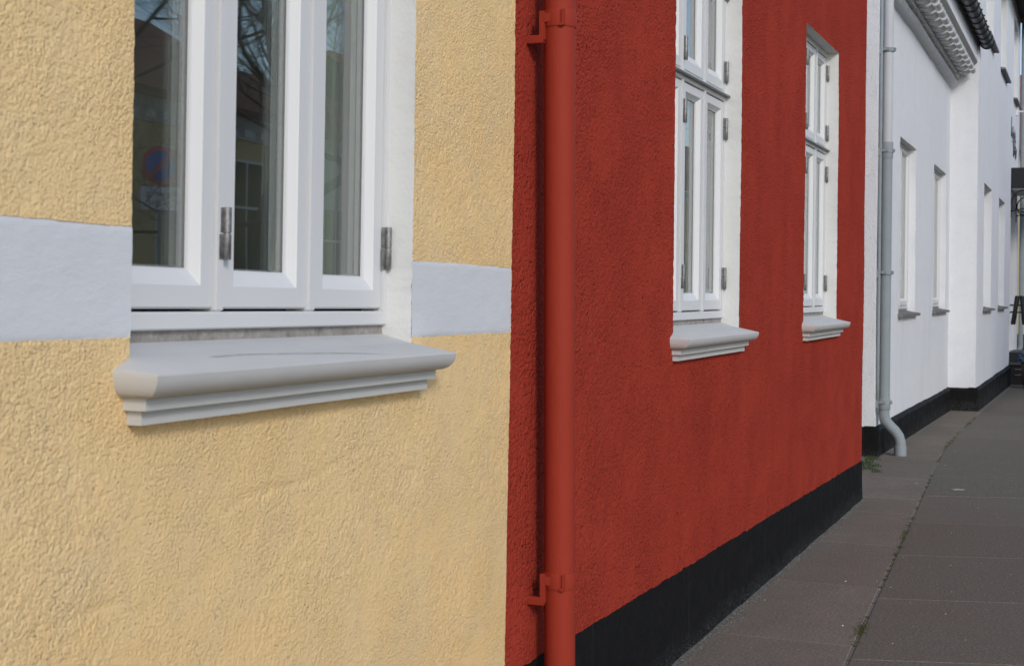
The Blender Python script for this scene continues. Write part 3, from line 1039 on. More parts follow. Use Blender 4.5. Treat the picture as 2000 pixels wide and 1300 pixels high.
# plinth
px = np.linspace(RX0, RX1 + .004, 380)
mb = MB()
zz = np.linspace(0, 1, 22)
for x in px:
    top = float(plin(x)) + float(fbm(x / .05, 0.0, 2, 3) - .5) * .014
    for q in zz:
        z = -.15 + q * (top + .15)
        y = -.004 + .011 * min(1, max(0, 1 - (x - 3.95) / .45)) - float(fbm(x / .9, z / .9, 2, 37)) * .010 - .003 * float(fbm(x / .03, z / .03, 2, 41)) - .018 * max(0, 1 - max(z, 0) / .12) * float(fbm(x / .25, z / .2, 2, 44))
        mb.v.append((x, y, z))
nq = len(zz)
for i in range(len(px) - 1):
    for j in range(nq - 1):
        a = i * nq + j
        mb.f.append((a, a + nq, a + nq + 1, a + 1))
strip(mb, [mb.v[(len(px) - 1) * nq + j] for j in range(nq)], .3)
strip(mb, [mb.v[i * nq + nq - 1] for i in range(len(px))], .02)
mb.build('plinth', 'tar', red, True, 50, off=ro)
for (wx, lab) in ((W1, 'nearer white casement window of the red house'), (W2, 'farther white casement window of the red house')):
    make_window(red, (wx[0] - 7.5, 0, SB_R), wx[1] - wx[0], HT - SB_R, 3, 1.112, lab)
    make_sill(red, (wx[0] - 7.5, 0, SB_R), wx[1] - wx[0], 'sill')
    FR = Matrix.Translation((0, RY, 0))
    curtain('net_curtain', 'net', wx[0] + .42, wx[1] + .35, .30, SB_R, HT, .012, .09, 'pale net curtain inside the ' + ('nearer' if wx is W1 else 'farther') + ' red house window', FR, 'net curtains in the red house')
shell(red, RX0 + .02, RX1 - .03, .06, 6, -.2, 4.3, 6.9, 'red')
roof(red, RX0, RX1 + .2, 0, 6, 4.32, 7.0)
for ch in list(red.children):
    if ch.name.startswith(('rear_wall', 'roof')):
        ch.location.x = -7.5
mb = MB()
xa = [RX0 + .3, W1[0] - .02, W1[1] + .02, W2[0] - .02, W2[1] + .02, RX1 - .3]
for k in range(5):
    if k % 2 == 0:
        mb.box(xa[k], xa[k + 1], .14, .195, .4, 3.6)
    else:
        mb.box(xa[k], xa[k + 1], .14, .195, .4, SB_R - .04)
        mb.box(xa[k], xa[k + 1], .14, .195, HT + .01, 3.6)
mb.build('inner_wall', 'room', red, off=ro)
room(red, RX0 + .3 - 7.5, RX1 - .3 - 7.5, .2, 4.4, .4, 3.6)

# red downpipe with two clamp brackets
PX, PY, PR = 4.157, 1.545 - RY, .0487
mb = MB()
pz = [(-.1 + 4.3 * i / 60) for i in range(61)]
mb.lathe(PX, PY, [(PR + (float(vnoise(z * 3, 4.0)) - .5) * .0012, z) for z in pz], 32)
mb.v = [(x + (1.5 - z) * .034, y, z) for x, y, z in mb.v]
dp = mb.build('downpipe', 'redpipe', red, True, 60, off=ro)
for zc in (2.383, .643):
    mb = MB()
    mb.lathe(PX, PY, [(PR - .001, zc - .026), (PR + .003, zc - .0255), (PR + .0042, zc - .02), (PR + .0042, zc + .02), (PR + .003, zc + .0255), (PR - .001, zc + .026)], 32)
    # clamp ears and bolt on the camera side
    ca, sa = -math.cos(.5), -math.sin(.5)
    mb.box(PX - PR - .003, PX - PR * .8, PY - .034, PY - .026, zc - .025, zc + .025, .0015)
    mb.box(PX - PR - .001, PX - PR * .8, PY - .022, PY - .015, zc - .024, zc + .024, .0015)
    mb.box(PX - PR - .006, PX - PR * .8, PY - .031, PY - .018, zc - .028, zc - .018, .002)
    # stand-off: plate at the back of the clamp, then a pin down into the wall
    mb.box(PX - .052, PX - .036, .030 + PY, .047 + PY, zc - .068, zc + .022, .002)
    mb.box(PX - .052, PX - .02, .012 + PY, .031 + PY, zc - .014, zc + .014, .002)
    mb.box(PX - .056, PX - .034, .034 + PY, .11 + PY, zc - .078, zc - .052, .003)
    mb.v = [(x + (1.5 - z) * .034, y, z) for x, y, z in mb.v]
    mb.build('clamp_bracket', 'redpipe', dp, True, 30, off=ro)

# ------------------------------------------------------------------ low white house
WY = 1.93
wh = thing('white_house', 'low white rendered house with ornate cornice and grey downpipe', 'house', (17.0, WY, 0))
wo_ = (17.0, 0, 0)
GX0, GX1 = 13.76, 21.0
V1 = (15.43, 16.90); V2 = (18.82, 20.46)
ZS, ZT = 1.352, 3.205
def disp_w(x, z):
    return fbm(x / .03, z / .03, 2, 54) * .004 + fbm(x / 1.2, z / 1.2, 2, 57) * .012
xs = lines(GX0, GX1, [(GX0, GX1, .04)], [*V1, *V2])
zs = lines(0.1, 4.75, [(0.1, 4.75, .04)], [ZS - .02, ZT])
mb, ed = rough_wall(xs, zs, [(V1[0], V1[1], ZS - .02, ZT), (V2[0], V2[1], ZS - .02, ZT)], disp_w, .008, end_depth=.3)
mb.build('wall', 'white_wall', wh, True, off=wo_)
for e in ed:
    reveal(e, RV + .03, 'LRT').build('reveal', 'white_wall', wh, True, off=wo_)
# gable end towards the camera
mb = MB()
gy = np.linspace(.0, 4.5, 90); gzz = np.linspace(0.1, 4.75, 90)
for y in gy:
    for z in gzz:
        mb.v.append((GX0 - .002 - float(fbm(y / .05, z / .05, 2, 66)) * .006, y, z))
for i in range(89):
    for j in range(89):
        a = i * 90 + j
        mb.f.append((a, a + 1, a + 91, a + 90))
mb.build('gable_wall', 'white_wall', wh, True, off=wo_)
def plinth_run(house, name, pts_fn, x0, x1, off, ret0=None, ret1=None, top_h=.30, thick=.05, ya=0.0):
    """battered plinth with chamfered top following the falling pavement"""
    n = 24
    mb = MB()
    for i in range(n + 1):
        x = x0 + (x1 - x0) * i / n
        zt = pts_fn(x)
        w = (float(fbm(x / .3, 1.0, 2, 71)) - .5) * .012
        mb.v += [(x, ya - thick, -.45), (x, ya - thick, zt - .035 + w), (x, ya - thick + .015, zt - .018 + w), (x, ya - .004, zt + .004 + w), (x, ya + .08, zt + .004 + w)]
    for i in range(n):
        for k in range(4):
            a = i * 5 + k
            mb.f.append((a, a + 5, a + 6, a + 1))
    for i, flip in ((0, 1), (n, 0)):
        q = [i * 5 + k for k in range(5)]
        j = len(mb.v); mb.v.append((mb.v[q[0]][0], ya + .08, -.45))
        mb.f.append(tuple(q + [j]))
    if ret0:
        # return round the near corner, along +y
        zt = pts_fn(x0)
        m = 12
        b0 = len(mb.v)
        for i in range(m + 1):
            y = ya - thick + (ret0 + thick) * i / m
            w = (float(fbm(y / .3, 5.0, 2, 72)) - .5) * .010
            mb.v += [(x0 - .001, y, -.45), (x0 - .001, y, zt - .033 + w), (x0 + .015, y, zt - .016 + w), (x0 + .06, y, zt + .004 + w)]
        for i in range(m):
            for k in range(3):
                a = b0 + i * 4 + k
                mb.f.append((a, a + 1, a + 5, a + 4))
    return mb.build(name, 'tar', house, True, 40, off=off)
pw = lambda x: float(np.interp(x, [13.7, 14.0, 21.0, 29.3], [.285, .283, .232, .175]))
plinth_run(wh, 'plinth', pw, GX0 - .05, GX1, wo_, ret0=3.0)
def slate_sill(house, x0, x1, z, off, y_out=-.06, mat='slate'):
    mb = MB()
    mb.prism_x([(y_out, z - .058), (y_out, z - .03), (.09, z), (.09, z - .05)], x0, x1)
    return mb.build('window_sill', mat, house, off=off)
for v in (V1, V2):
    make_window(wh, (v[0] - 17, 0, ZS), v[1] - v[0], ZT - ZS, 2, None, hinges='none')
    slate_sill(wh, v[0] - .06, v[1] + .10, ZS + .004, wo_)
mb = MB()
for (a, b, c, d) in ((GX0 + .1, V1[0] - .02, .3, 4.4), (V1[1] + .02, V2[0] - .02, .3, 4.4), (V2[1] + .02, GX1 - .1, .3, 4.4), (V1[0] - .02, V1[1] + .02, .3, ZS - .03), (V1[0] - .02, V1[1] + .02, ZT + .02, 4.4), (V2[0] - .02, V2[1] + .02, .3, ZS - .03), (V2[0] - .02, V2[1] + .02, ZT + .02, 4.4)):
    mb.box(a, b, .15, .195, c, d)
mb.build('inner_wall', 'room', wh, off=wo_)
room(wh, GX0 + .1 - 17, GX1 - .1 - 17, .2, 4.2, .3, 4.4)
for v, nm in ((V1, 'nearer'), (V2, 'farther')):
    curtain('roller_blind', 'net', v[0] + .05, v[1] + .2, .165, ZS + .03, ZT - .01, .002, .3, 'white blind drawn inside the ' + nm + ' window of the low white house', Matrix.Translation((0, WY, 0)), 'blinds in the low white house')
# cornice: bed moulding, modillions with scrolls, soffit, fascia
mb = MB()
prof = [(.02, 4.44), (-.012, 4.445), (-.016, 4.46)] + [(-.02 - .075 * math.sin(math.radians(a)), 4.535 - .075 * math.cos(math.radians(a))) for a in range(20, 171, 15)] + [(-.03, 4.615), (.02, 4.62)]
i0 = None
nxs = np.linspace(GX0 - .02, GX1, 60)
n = len(prof)
for x in nxs:
    w = (float(fbm(x / .6, 2.0, 2, 81)) - .5) * .03
    mb.v += [(x, y, z + w) for y, z in prof]
for s_ in range(len(nxs) - 1):
    for k in range(n - 1):
        a = s_ * n + k
        mb.f.append((a, a + n, a + n + 1, a + 1))
mb.f.append(tuple(range(n)))
mb.build('bed_moulding', 'cornice', wh, True, 50, off=wo_)
# one modillion, shared by every copy
mb = MB()
und = []
for k in range(17):
    q = k / 16
    y = -.075 - q * .215
    z = 4.602 + .078 * q + .024 * math.sin(q * 2 * math.pi)
    und.append((y, z))
prof = und + [(-.31, 4.735), (-.02, 4.735), (-.02, 4.602)]
mb.prism_x(prof, -.165, .165)
und2 = [(y - .002, z - .015) for y, z in und[4:-1]]
mb.prism_x(und2 + [(und[-2][0], 4.72), (und[4][0], 4.72)], -.085, .085)
mb.box(-.165, .165, -.128, -.02, 4.590, 4.66, .006)
mb.tube([(-.15, -.305, 4.682), (.15, -.305, 4.682)], .043, 14)
mod = mb.mesh('modillion', 'cornice', True, 35)
for k in range(17):
    x = 20.74 - .431 * k
    link('modillion', mod, wh, (x - 17, 0, 0))
mb = MB()
mb.prism_x([(.02, 4.73), (-.28, 4.73), (-.352, 4.80), (-.352, 4.815), (.02, 4.815)], GX0 - .05, GX1)
mb.build('cornice_soffit', 'soffit', wh, off=wo_)
mb = MB()
for k in range(int((GX1 - GX0) / .2155)):
    x = GX1 - .1 - k * .2155
    mb.tube([(x, -.30, 4.765), (x + .001, -.312, 4.742)], .016, 8)
o = stuff(mb.build('soffit_studs', 'soffit', wh, off=wo_))
mb = MB(); mb.box(GX0 - .05, GX1, -.362, .02, 4.815, 5.06)
mb.build('fascia', 'white_wall', wh, off=wo_)
mb = MB(); mb.prism_x([(-.37, 5.04), (-.43, 5.08), (-.43, 5.12), (.3, 5.20), (.3, 5.06), (-.36, 5.06)], GX0 - .08, GX1 + .05)
mb.build('eaves_board', 'brown_board', wh, off=wo_)
# half-round gutter with strap rings and a rolled lip
GY, GZ, GR = -.475, 5.10, .085
mb = MB()
gp = [(GY + GR * math.cos(a), GZ + GR * math.sin(a)) for a in [math.pi + math.pi * k / 12 for k in range(13)]]
gi = [(GY + (GR - .006) * math.cos(a), GZ + (GR - .006) * math.sin(a)) for a in [2 * math.pi - math.pi * k / 12 for k in range(13)]]
mb.prism_x(gp + gi, GX0 - .2, GX1 + .12)
mb.tube([(GX0 - .2, GY - GR, GZ + .004), (GX1 + .12, GY - GR, GZ + .004)], .011, 8)
mb.prism_x(gp, GX1 + .121, GX1 + .128)
gut = mb.build('gutter', 'zinc_dark', wh, True, 40, off=wo_)
mb = MB()
ring = [(0, GY + (GR + .007) * math.cos(a), GZ + (GR + .007) * math.sin(a)) for a in [math.pi * .93 + math.pi * 1.14 * k / 14 for k in range(15)]]
mb.tube(ring, .008, 6)
mb.ball((0, GY - GR - .012, GZ + .01), .014, 8, 5)
rg = mb.mesh('gutter_strap', 'black_metal', True)
for k in range(18):
    link('gutter_strap', rg, gut, (GX1 + .1 - k * .40 - 17, 0, 0))
roof(wh, GX0 - .1 - 17, GX1 + .05 - 17, .1, 6.5, 5.62, 8.0, 'tile', .48)
mb = MB(); mb.box(GX0, GX1, 4.3, 4.5, 0, 4.75); mb.box(GX0 + .02, GX1, .05, 4.3, 4.62, 4.74)
mb.build('rear_wall', 'white_wall', wh, off=wo_)
# downpipe: pale upper length, galvanised lower length, kick-out shoe
DX, DY, DR = 13.865, 1.853 - WY, .052
mb = MB(); mb.lathe(DX, DY, [(DR, z) for z in (2.93, 3.6, 4.3, 4.9)], 20)
pd = mb.build('downpipe', 'pale_pipe', wh, True, 60, off=wo_)
mb = MB(); mb.lathe(DX, DY, [(DR + .003, z) for z in (.50, 1.0, 1.6, 2.2, 2.84, 2.95)], 20)
mb.build('lower_length', 'galv_rust', pd, True, 60, off=wo_)
mb = MB()
mb.lathe(DX, DY, [(DR + .007, 2.83), (DR + .009, 2.84), (DR + .009, 2.975), (DR + .006, 2.985)], 20)
mb.build('socket', 'galv', pd, True, 40, off=wo_)
pts = [(DX, DY, .50), (DX, DY, .40), (DX + .0, DY - .012, .345), (DX + .01, DY - .05, .295), (DX + .02, DY - .10, .245), (DX + .03, DY - .135, .195), (DX + .032, DY - .15, .14), (DX + .032, DY - .152, .0), (DX + .032, DY - .152, -.05)]
mb = MB(); mb.tube(pts, [DR + .001] * 9, 18)
mb.build('shoe', 'galv', pd, True, 60, off=wo_)
mb = MB()
mb.lathe(DX, DY, [(DR + .006, .445), (DR + .009, .45), (DR + .009, .545), (DR + .006, .55)], 20)
mb.build('shoe_collar', 'galv', pd, True, 40, off=wo_)
mb = MB()
mb.lathe(DX + .032, DY - .152, [(DR + .006, .0), (DR + .007, .02), (DR + .007, .10), (DR + .005, .11)], 20)
mb.build('shoe_collar', 'galv', pd, True, 40, off=wo_)
for zc in (3.86, 2.90, 1.745, .515):
    mb = MB()
    mb.lathe(DX, DY, [(DR + .004, zc - .02), (DR + .012, zc - .019), (DR + .012, zc + .019), (DR + .004, zc + .02)], 20)
    mb.box(DX - .07, DX - .05, DY - .02, .02, zc - .012, zc + .012, .002)
    mb.box(DX - .08, DX - .055, -.03, .03, zc - .05, zc + .02, .003)
    mb.box(DX - .03, DX - .015, DY - .08, DY - .05, zc - .016, zc + .016, .002)
    mb.build('pipe_clip', 'galv', pd, True, 30, off=wo_)
mb = MB(); mb.tube([(13.805, -.026, z) for z in (.42, .9, 1.5, 1.74, 1.76, 2.5, 3.4, 4.5)], .016, 10)
mb.build('conduit', 'galv', wh, True, off=wo_)

# ------------------------------------------------------------------ tall white house
TY = 1.56
th_ = thing('tall_white_house', 'tall white rendered house standing forward with slate window sills', 'house', (27.0, TY, 0))
to = (27.0, 0, 0)
TX0, TX1 = 21.0, 32.45
LW = [(22.28, 23.98), (25.86, 27.5)]
UW = [(22.28, 23.98), (25.86, 27.5), (29.9, 31.5)]
DO = (29.35, 31.15)
UZ0, UZ1 = 5.47, 7.05
hol = [(a, b, 1.33, 3.215) for a, b in LW] + [(a, b, UZ0 - .02, UZ1) for a, b in UW] + [(DO[0], DO[1], 0.42, 3.35)]
xs = lines(TX0, TX1, [(TX0, TX1, .06)], [v for h_ in hol for v in h_[:2]])
zs = lines(-.3, 7.6, [(-.3, 7.6, .06)], [v for h_ in hol for v in h_[2:]])
mb, ed = rough_wall(xs, zs, hol, disp_w, .006, end_depth=.4)
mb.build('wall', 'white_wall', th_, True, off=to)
for e in ed[:5]:
    reveal(e, .2, 'LRT').build('reveal', 'white_wall', th_, True, off=to)
reveal(ed[5], .7, 'LRTB').build('door_reveal', 'white_wall', th_, True, off=to)
# return wall towards the camera
mb = MB()
gy = np.linspace(.0, 5.0, 120); gzz = np.linspace(-.3, 7.6, 120)
for y in gy:
    for z in gzz:
        mb.v.append((TX0 - .002 - float(fbm(y / .06, z / .06, 2, 91)) * .006, y - .002, z))
for i in range(119):
    for j in range(119):
        a = i * 120 + j
        mb.f.append((a, a + 1, a + 121, a + 120))
mb.build('return_wall', 'white_wall', th_, True, off=to)
plinth_run(th_, 'plinth', pw, TX0 - .05, DO[0] - .02, to, ret0=.45)
_rv = RV; RV = .13
for (a, b) in LW:
    make_window(th_, (a - 27, 0, 1.35), b - a, 3.215 - 1.35, 2, None, hinges='none')
    slate_sill(th_, a - .08, b + .08, 1.354, to, -.075)
for (a, b) in UW:
    make_window(th_, (a - 27, 0, UZ0), b - a, UZ1 - UZ0, 2, None, hinges='none')
    slate_sill(th_, a - .08, b + .08, UZ0 + .004, to, -.09)
RV = _rv
mb = MB()
mb.box(TX0, TX1, 4.9, 5.0, -.3, 7.6); mb.box(TX1 - .2, TX1 - .01, .05, 4.9, -.3, 7.6)
mb.box(TX0 + .02, TX1 - .21, 2.5, 2.6, -.2, 7.5); mb.box(TX0 + .02, TX1 - .21, .4, 2.5, 4.3, 4.4)
mb.build('rear_wall', 'white_wall', th_, off=to)
for (a, b) in LW + UW:
    zz0 = 1.35 if (a, b) in LW and False else None
for i_, (a, b) in enumerate(LW):
    curtain('roller_blind', 'net', a + .02, b + .02, .215, 1.38, 3.2, .002, .3, 'white blind inside the ' + ('nearer' if i_ == 0 else 'farther') + ' ground floor window of the tall white house', Matrix.Translation((0, TY, 0)), 'blinds in the tall white house')
# eaves and roof
mb = MB()
mb.box(TX0 - .1, TX1 + .35, -.42, .4, 7.45, 7.62)
mb.build('eaves', 'brown_board', th_, off=to)
mb = MB(); mb.tube([(TX0 - .1, -.48, 7.56), (TX1 + .4, -.48, 7.56)], .075, 12)
mb.build('gutter', 'zinc_dark', th_, True, off=to)
roof(th_, TX0 - .1 - 27, TX1 + .35 - 27, 0, 5, 7.65, 10.2, 'tile', .4)
# doorway: door leaf, steps
mb = MB(); mb.box(DO[0] - .02, DO[1] + .02, .70, .76, .42, 3.36); mb.build('door', 'zinc_dark', th_, off=to)
mb = MB(); mb.box(DO[0] + .16, DO[1] - .16, .68, .70, 1.5, 3.1); mb.build('door_pane', 'opp_glass', th_, off=to)
mb = MB()
mb.box(DO[0] - .02, DO[1] + .5, -.95, .69, -.5, .175, .01)
st = mb.build('doorstep', 'step', th_, off=to)
mb = MB(); mb.box(DO[0] - .06, DO[1] + .55, -1.0, .68, .176, .235, .01); mb.build('tread', 'step_top', st, off=to)
mb = MB(); mb.box(DO[0] + .1, DO[1] - .1, -.25, .685, .236, .42, .01); mb.build('upper_step', 'step', st, off=to)
for z0 in (-.02, .09):
    mb = MB(); mb.box(DO[0] - .05, DO[0] - .02, -.93, -.12, z0, z0 + .018, .003); mb.build('trim_strip', 'slate', st, off=to)
# black canopy with scroll brackets
mb = MB()
mb.box(DO[0] - .03, DO[1] + .25, -1.15, -.012, 3.62, 4.02, .008)
cn = mb.build('canopy', 'black_metal', th_, off=to)
mb = MB(); mb.box(DO[0] + .02, DO[1] + .2, -1.1, -.02, 3.60, 3.619); mb.build('canopy_soffit', 'opp_white', cn, off=to)
for bx in (DO[0] + .02, DO[1] + .15):
    mb = MB()
    c1 = [(bx, -.24 + .21 * math.cos(a), 3.37 + .21 * math.sin(a)) for a in [2 * math.pi * k / 24 for k in range(25)]]
    mb.tube(c1, .012, 6)
    c2 = [(bx, -.55 + .15 * math.cos(a), 3.22 + .15 * math.sin(a)) for a in [2 * math.pi * k / 20 for k in range(21)]]
    mb.tube(c2, .012, 6)
    mb.tube([(bx, -.01, 3.18), (bx, -.45, 3.26), (bx, -1.05, 3.40)], .012, 6)
    mb.tube([(bx, -.01, 3.62), (bx, -.01, 3.05)], .014, 6)
    mb.tube([(bx, -.42, 3.6), (bx, -.42, 2.95)], .014, 6)
    mb.build('scroll_bracket', 'black_metal', cn, True, off=to)
# script lettering, two strokes lines of thin metal
mb = MB()
def squiggle(x0, x1, zc, amp, n, ph):
    pts = []
    for k in range(n * 10 + 1):
        q = k / (n * 10)
        a = 2 * math.pi * n * q + ph
        pts.append((x0 + (x1 - x0) * q + .05 * math.sin(2 * a), -.012, zc + amp * (math.sin(a) * (.5 + .5 * abs(math.sin(3.1 * q * n + ph))) + .35 * math.sin(.37 * a + 1))))
    return pts
mb.tube(squiggle(29.15, 30.9, 4.72, .16, 7, .3), .006, 5)
mb.tube(squiggle(29.9, 31.25, 4.42, .13, 6, 1.3), .006, 5)
mb.tube([(29.15, -.012, 4.62), (29.25, -.012, 5.0)], .014, 5)
mb.tube([(29.98, -.012, 4.3), (30.02, -.012, 4.68)], .014, 5)
mb.build('script_lettering', 'letter', th_, True, off=to)
# grey drainpipe at the far corner, white bracket arm
mb = MB(); mb.lathe(32.2, -.09, [(.05, .42), (.05, 3.0), (.05, 6.0), (.05, 7.4)], 14)
mb.tube([(32.2, -.09, .46), (32.17, -.07, .36), (32.1, .05, .22)], .05, 12)
mb.build('downpipe', 'galv', th_, True, 60, off=to)
mb = MB()
mb.box(30.9, 31.0, -.06, .01, 5.22, 5.40, .005); mb.tube([(30.95, -.05, 5.30), (30.95, -.9, 5.30)], .018, 8)
mb.build('bracket_arm', 'opp_white', th_, True, 40, off=to)

# black slanted rack on two rods beside the doorway
rk = thing('wall_rack', 'black slanted bars on two short rods fixed beside the doorway', 'rack', (29.25, TY - .02, 1.2))
mb = MB()
for z in (1.345, 1.21):
    mb.tube([(29.25, .0, z), (29.25, -.24, z)], .016, 8)
mb.build('rod', 'black_metal', rk, True, off=(29.25, 0, 1.2))
for dt, db, yb in ((-.035, .035, -.10), (.02, -.025, -.245)):
    mb = MB()
    mb.tube([(29.25, yb + dt, 1.53), (29.25, yb + dt, 1.50), (29.25, yb, 1.25), (29.25, yb + db, 1.0), (29.25, yb + db, .97)], [.04, .046, .042, .046, .04], 12)
    mb.build('padded_bar', 'black_metal', rk, True, 50, off=(29.25, 0, 1.2))
# wicker planter with blue flowers
PLX, PLY = 28.2, 1.02
pl_ = thing('flower_basket', 'wicker basket of blue flowers standing before the black doorstep', 'planter', (PLX, PLY, gz(PLX)))
mb = MB()
pr = []
for k in range(25):
    z = k / 24 * .46
    pr.append((.20 + .05 * math.sin(k / 24 * math.pi * .8) + (.006 if k % 2 else -.004), z))
mb.lathe(0, 0, pr, 22)
mb.build('basket', 'basket', pl_, True)
mb = MB()
for k in range(120):
    a = rng.uniform(0, 6.28); r = .30 * math.sqrt(rng.random()); z = .50 + .22 * rng.random() * (1.15 - r * 2)
    mb.ball((r * math.cos(a), r * math.sin(a), z), rng.uniform(.020, .034), 6, 4, (1, 1, .7))
stuff(mb.build('blossoms', 'blue_flower', pl_))
mb = MB()
blades(mb, 0, 0, .44, 260, .26, .2, .008)
stuff(mb.build('leaves', 'house_plant', pl_))

# ------------------------------------------------------------------ far end of the street
def far_window(house, x0, x1, y, z0, z1, axis):
    mb = MB()
    if axis == 'x':      # facade runs along x, outward +y (opposite side of the street)
        mb.box(x0, x1, y - .02, y + .03, z0, z1)
    else:                # facade runs along y, outward -x
        mb.box(y - .03, y + .02, x0, x1, z0, z1)
    f = mb.build('window', 'opp_white', house)
    b = .06; mid = (x0 + x1) / 2; zm = z0 + (z1 - z0) * .62
    for (a0, a1) in ((x0 + b, mid - b / 2), (mid + b / 2, x1 - b)):
        for (c0, c1) in ((z0 + b, zm - b / 2), (zm + b / 2, z1 - b)):
            mb = MB()
            if axis == 'x':
                mb.box(a0, a1, y + .015, y + .034, c0, c1)
            else:
                mb.box(y - .034, y - .015, a0, a1, c0, c1)
            mb.build('pane', 'opp_glass', f)

fh = thing('distant_yellow_house', 'distant yellow house with orange tiled roof at the far end of the street', 'house', (46, 3, 0))
mb = MB(); mb.box(0, 9, -3.5, 5, -.6, 6.0); mb.build('wall', 'opp_yellow', fh)
mb = MB(); mb.prism_z([(-.02, -3.52), (9.02, -3.52), (9.02, 5.02), (-.02, 5.02)], -.6, .35); mb.build('plinth', 'brown_board', fh)
mb = MB()
mb.v = [(-.35, -3.9, 5.9), (-.35, 5.4, 5.9), (9.3, 5.4, 5.9), (9.3, -3.9, 5.9), (4.5, -3.9, 8.9), (4.5, 5.4, 8.9)]
mb.f = [(0, 1, 5, 4), (2, 3, 4, 5), (0, 4, 3), (1, 2, 5), (0, 3, 2, 1)]
mb.build('roof', 'tile', fh)
for y0 in (-2.6, -.2, 2.2):
    far_window(fh, y0, y0 + 1.2, 0, .9, 2.6, 'y')
    far_window(fh, y0, y0 + 1.2, 0, 3.6, 5.2, 'y')

# ------------------------------------------------------------------ bare trees
def bare_tree(name, label, loc, height, r0, seed, levels=7):
    rr = random.Random(seed)
    root = thing(name, label, 'tree', loc, 'bare street trees')
    mt, mc = MB(), MB()
    def grow(mbx, p, d, ln, r, lv):
        pts = [p]; rad = [r]
        q = p.copy()
        dd = d.copy()
        n = 4
        for k in range(n):
            dd = (dd + Vector((rr.uniform(-.16, .16), rr.uniform(-.16, .16), rr.uniform(-.02, .12)))).normalized()
            q = q + dd * ln / n
            pts.append(q.copy()); rad.append(r * (1 - .38 * (k + 1) / n))
        mbx.tube(pts, rad, 8 if lv > levels - 2 else (5 if lv > 2 else 3), False)
        if lv == 0:
            return
        nb = 3 if lv > 1 else 4
        for k in range(nb):
            t_ = 1.0 if k == 0 else rr.uniform(.45, .98)
            j = min(n - 1, int(t_ * n))
            bp_ = pts[j].lerp(pts[j + 1], t_ * n - j) if t_ < 1 else pts[-1]
            side = Vector((rr.gauss(0, 1), rr.gauss(0, 1), rr.gauss(.15, .5))).normalized()
            nd = (dd * (.9 if k == 0 else .55) + side * (.35 if k == 0 else .8)).normalized()
            grow(mc, bp_, nd, ln * rr.uniform(.62, .82), max(.0045, r * (.60 if k == 0 else .46)), lv - 1)
    grow(mt, Vector((0, 0, -.1)), Vector((0, 0, 1)), height * .30, r0, levels)
    mt.build('trunk', 'bark', root, True)
    mc.build('crown', 'bark', root, True)
    return root
bare_tree('bare_tree', 'bare tree with thick dark trunk across the street, mirrored in the near window', (21.5, -9.0, 0), 12, .24, 5)
bare_tree('bare_tree', 'bare tree farther along the opposite pavement', (30, -9.4, -.1), 11, .20, 8)
bare_tree('bare_tree', 'bare tree by the opposite pavement beside the parking sign', (15.6, -9.6, 0), 11, .16, 15)
bare_tree('bare_tree', 'bare tree rising behind the distant yellow house', (60, 4.2, -.3), 14, .24, 23)

# ------------------------------------------------------------------ houses across the street (seen in the panes)
def opposite(label, x0, x1, wall, eave, ridge, wins, group):
    h = thing('opposite_house', label, 'house', ((x0 + x1) / 2, -11.5, 0), group)
    ox = (x0 + x1) / 2
    a, b = x0 - ox, x1 - ox
    mb = MB(); mb.box(a, b, -8, 0, -.5, eave); mb.build('wall', wall, h)
    mb = MB(); mb.box(a - .01, b + .01, -.1, .05, -.5, .4); mb.build('plinth', 'brown_board', h)
    mb = MB(); mb.prism_x([(.0, eave - .42), (.06, eave - .40), (.06, eave - .22), (.22, eave - .1), (.30, eave), (.0, eave)], a, b); mb.build('cornice', 'opp_white', h)
    den = MB(); den.box(-.12, .12, .0, .17, eave - .36, eave - .2); dm = den.mesh('dentil', 'opp_white')
    k = a + .4
    while k < b:
        link('dentil', dm, h, (k, .01, 0)); k += .6
    mb = MB(); mb.prism_x([(.42, eave - .02), (-4, ridge), (-8.4, eave - .02), (-8.4, eave + .14), (-4, ridge + .16), (.42, eave + .14)], a - .1, b + .1)
    r = mb.build('roof', 'tile', h)
    mb = MB(); mb.box(a + 2, a + 2.7, -4.4, -3.7, ridge - .4, ridge + 1.0); mb.build('chimney', 'opp_brick', r)
    for (wx, z0, z1) in wins:
        far_window(h, wx - ox, wx - ox + 1.25, 0, z0, z1, 'x')
    return h
G = 'houses across the street'
opposite('ochre house across the street beside the thick bare tree', 11, 28.5, 'opp_yellow', 4.95, 7.5, [(x, 1.6, 4.15) for x in (12.2, 14.8, 17.4, 20.0, 22.7, 25.4)], G)
opposite('cream house across the street with tiled roof', 28.6, 38, 'opp_cream', 4.9, 7.0, [(x, 1.3, 3.4) for x in (29.6, 32.2, 34.8)], G)
opposite('brown brick house across the street', 38.1, 50, 'opp_brick', 5.6, 8.4, [(x, 1.2, 3.2) for x in (39.4, 42, 44.6, 47.2)], G)
opposite('long yellow house farthest along the opposite side', 50.1, 75, 'opp_yellow', 5.4, 8.6, [(x, 1.2, 3.2) for x in (52, 55, 58, 61, 64, 67, 70)], G)

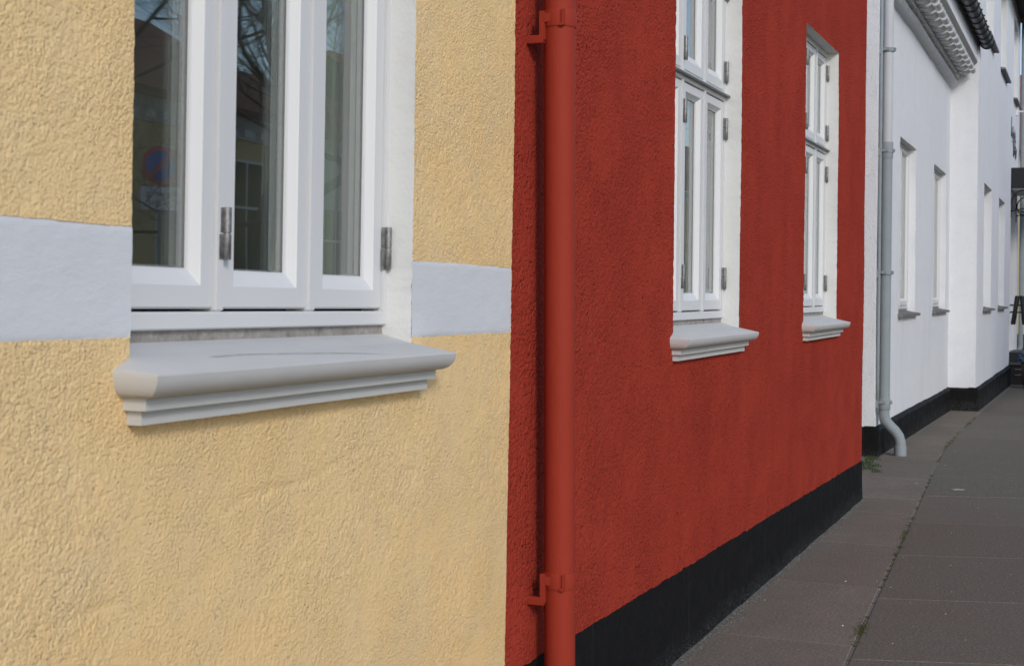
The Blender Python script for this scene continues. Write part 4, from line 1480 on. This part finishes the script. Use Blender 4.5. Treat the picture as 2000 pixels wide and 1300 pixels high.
for i_, (x, y, r, lab) in enumerate(((20.6, -10.6, .55, 'low green shrub across the street left of the thick tree'), (23.4, -10.7, .7, 'rounded green shrub across the street right of the thick tree'), (26.8, -10.7, .6, 'green shrub farther along before the ochre house'))):
    sh = thing('shrub', lab, 'shrub', (x, y, 0), 'shrubs across the street')
    mb = MB()
    for k in range(900):
        a = rng.uniform(0, 6.28); q = r * rng.random() ** .5; zz = rng.uniform(.15, 1.0) * 1.5 * (1 - (q / r) ** 2 * .6)
        p = Vector((q * math.cos(a), q * math.sin(a), zz)); d1 = Vector((rng.gauss(0, 1), rng.gauss(0, 1), rng.gauss(0, 1))).normalized() * .06; d2 = d1.orthogonal().normalized() * .03
        i = len(mb.v); mb.v += [tuple(p - d1), tuple(p + d2), tuple(p + d1), tuple(p - d2)]; mb.f.append((i, i + 1, i + 2, i + 3))
    mb.build('foliage', 'house_plant', sh)
    mb = MB(); mb.tube([(0, 0, -.05), (.03, 0, .5), (0, .04, 1.0)], [.05, .04, .015], 7); mb.build('stem', 'bark', sh, True)

# no-parking sign with its plate, faces up the street
SGX, SGY = 18.83, -8.9
sg = thing('parking_sign', 'round blue and red no parking sign with white plate on a grey post', 'sign', (SGX, SGY, 0))
sg.rotation_euler = (0, 0, math.radians(50))     # plate normal (+y side) turned towards the yellow window
mb = MB(); mb.lathe(0, -.04, [(.03, 0), (.03, 3.6)], 12); mb.build('post', 'sign_metal', sg, True, 50)
def disc(r, y0, y1, mat, name, zc=3.37, rin=0, par=None):
    mb = MB(); n = 48; i = 0
    for (y, rad) in ((y0, r), (y1, r), (y1, rin), (y0, rin)):
        for k in range(n):
            a = 2 * math.pi * k / n
            mb.v.append((rad * math.cos(a), y, zc + rad * math.sin(a)))
    for q in range(3):
        for k in range(n):
            mb.f.append((q * n + k, q * n + (k + 1) % n, q * n + n + (k + 1) % n, q * n + n + k))
    return mb.build(name, mat, par or sg)
bd = disc(.30, -.004, .004, 'sign_blue', 'sign_disc')
disc(.30, .005, .012, 'sign_red', 'red_ring', 3.37, .235, bd)
mb = MB()
w = .028
s2 = math.sqrt(.5)
L_ = .245
mb.v = [(-q[0], y, 3.37 + q[1]) for y in (.005, .011) for q in ((-L_ * s2 - w * s2, L_ * s2 - w * s2), (-L_ * s2 + w * s2, L_ * s2 + w * s2), (L_ * s2 + w * s2, -L_ * s2 + w * s2), (L_ * s2 - w * s2, -L_ * s2 - w * s2))]
mb.f = [(0, 1, 2, 3), (7, 6, 5, 4), (0, 4, 5, 1), (1, 5, 6, 2), (2, 6, 7, 3), (3, 7, 4, 0)]
mb.build('red_bar', 'sign_red', bd)
mb = MB(); mb.box(-.30, .30, -.004, .004, 2.69, 3.04, .003)
pt = mb.build('text_plate', 'sign_white', sg)
for (txt, z, size) in (('Parkering', 2.90, .115), ('30 min', 2.755, .115)):
    cu = bpy.data.curves.new('lettering', 'FONT')
    cu.body = txt; cu.size = size; cu.align_x = 'CENTER'; cu.extrude = .001
    cu.materials.append(M['sign_ink'])
    tmp = bpy.data.objects.new('tmp_text', cu)
    COL.objects.link(tmp)
    bpy.context.view_layer.update()
    me = bpy.data.meshes.new_from_object(tmp.evaluated_get(bpy.context.evaluated_depsgraph_get()))
    bpy.data.objects.remove(tmp)
    o = link('lettering', me, pt, (0, .006, z), (math.radians(90), 0, math.radians(180)))
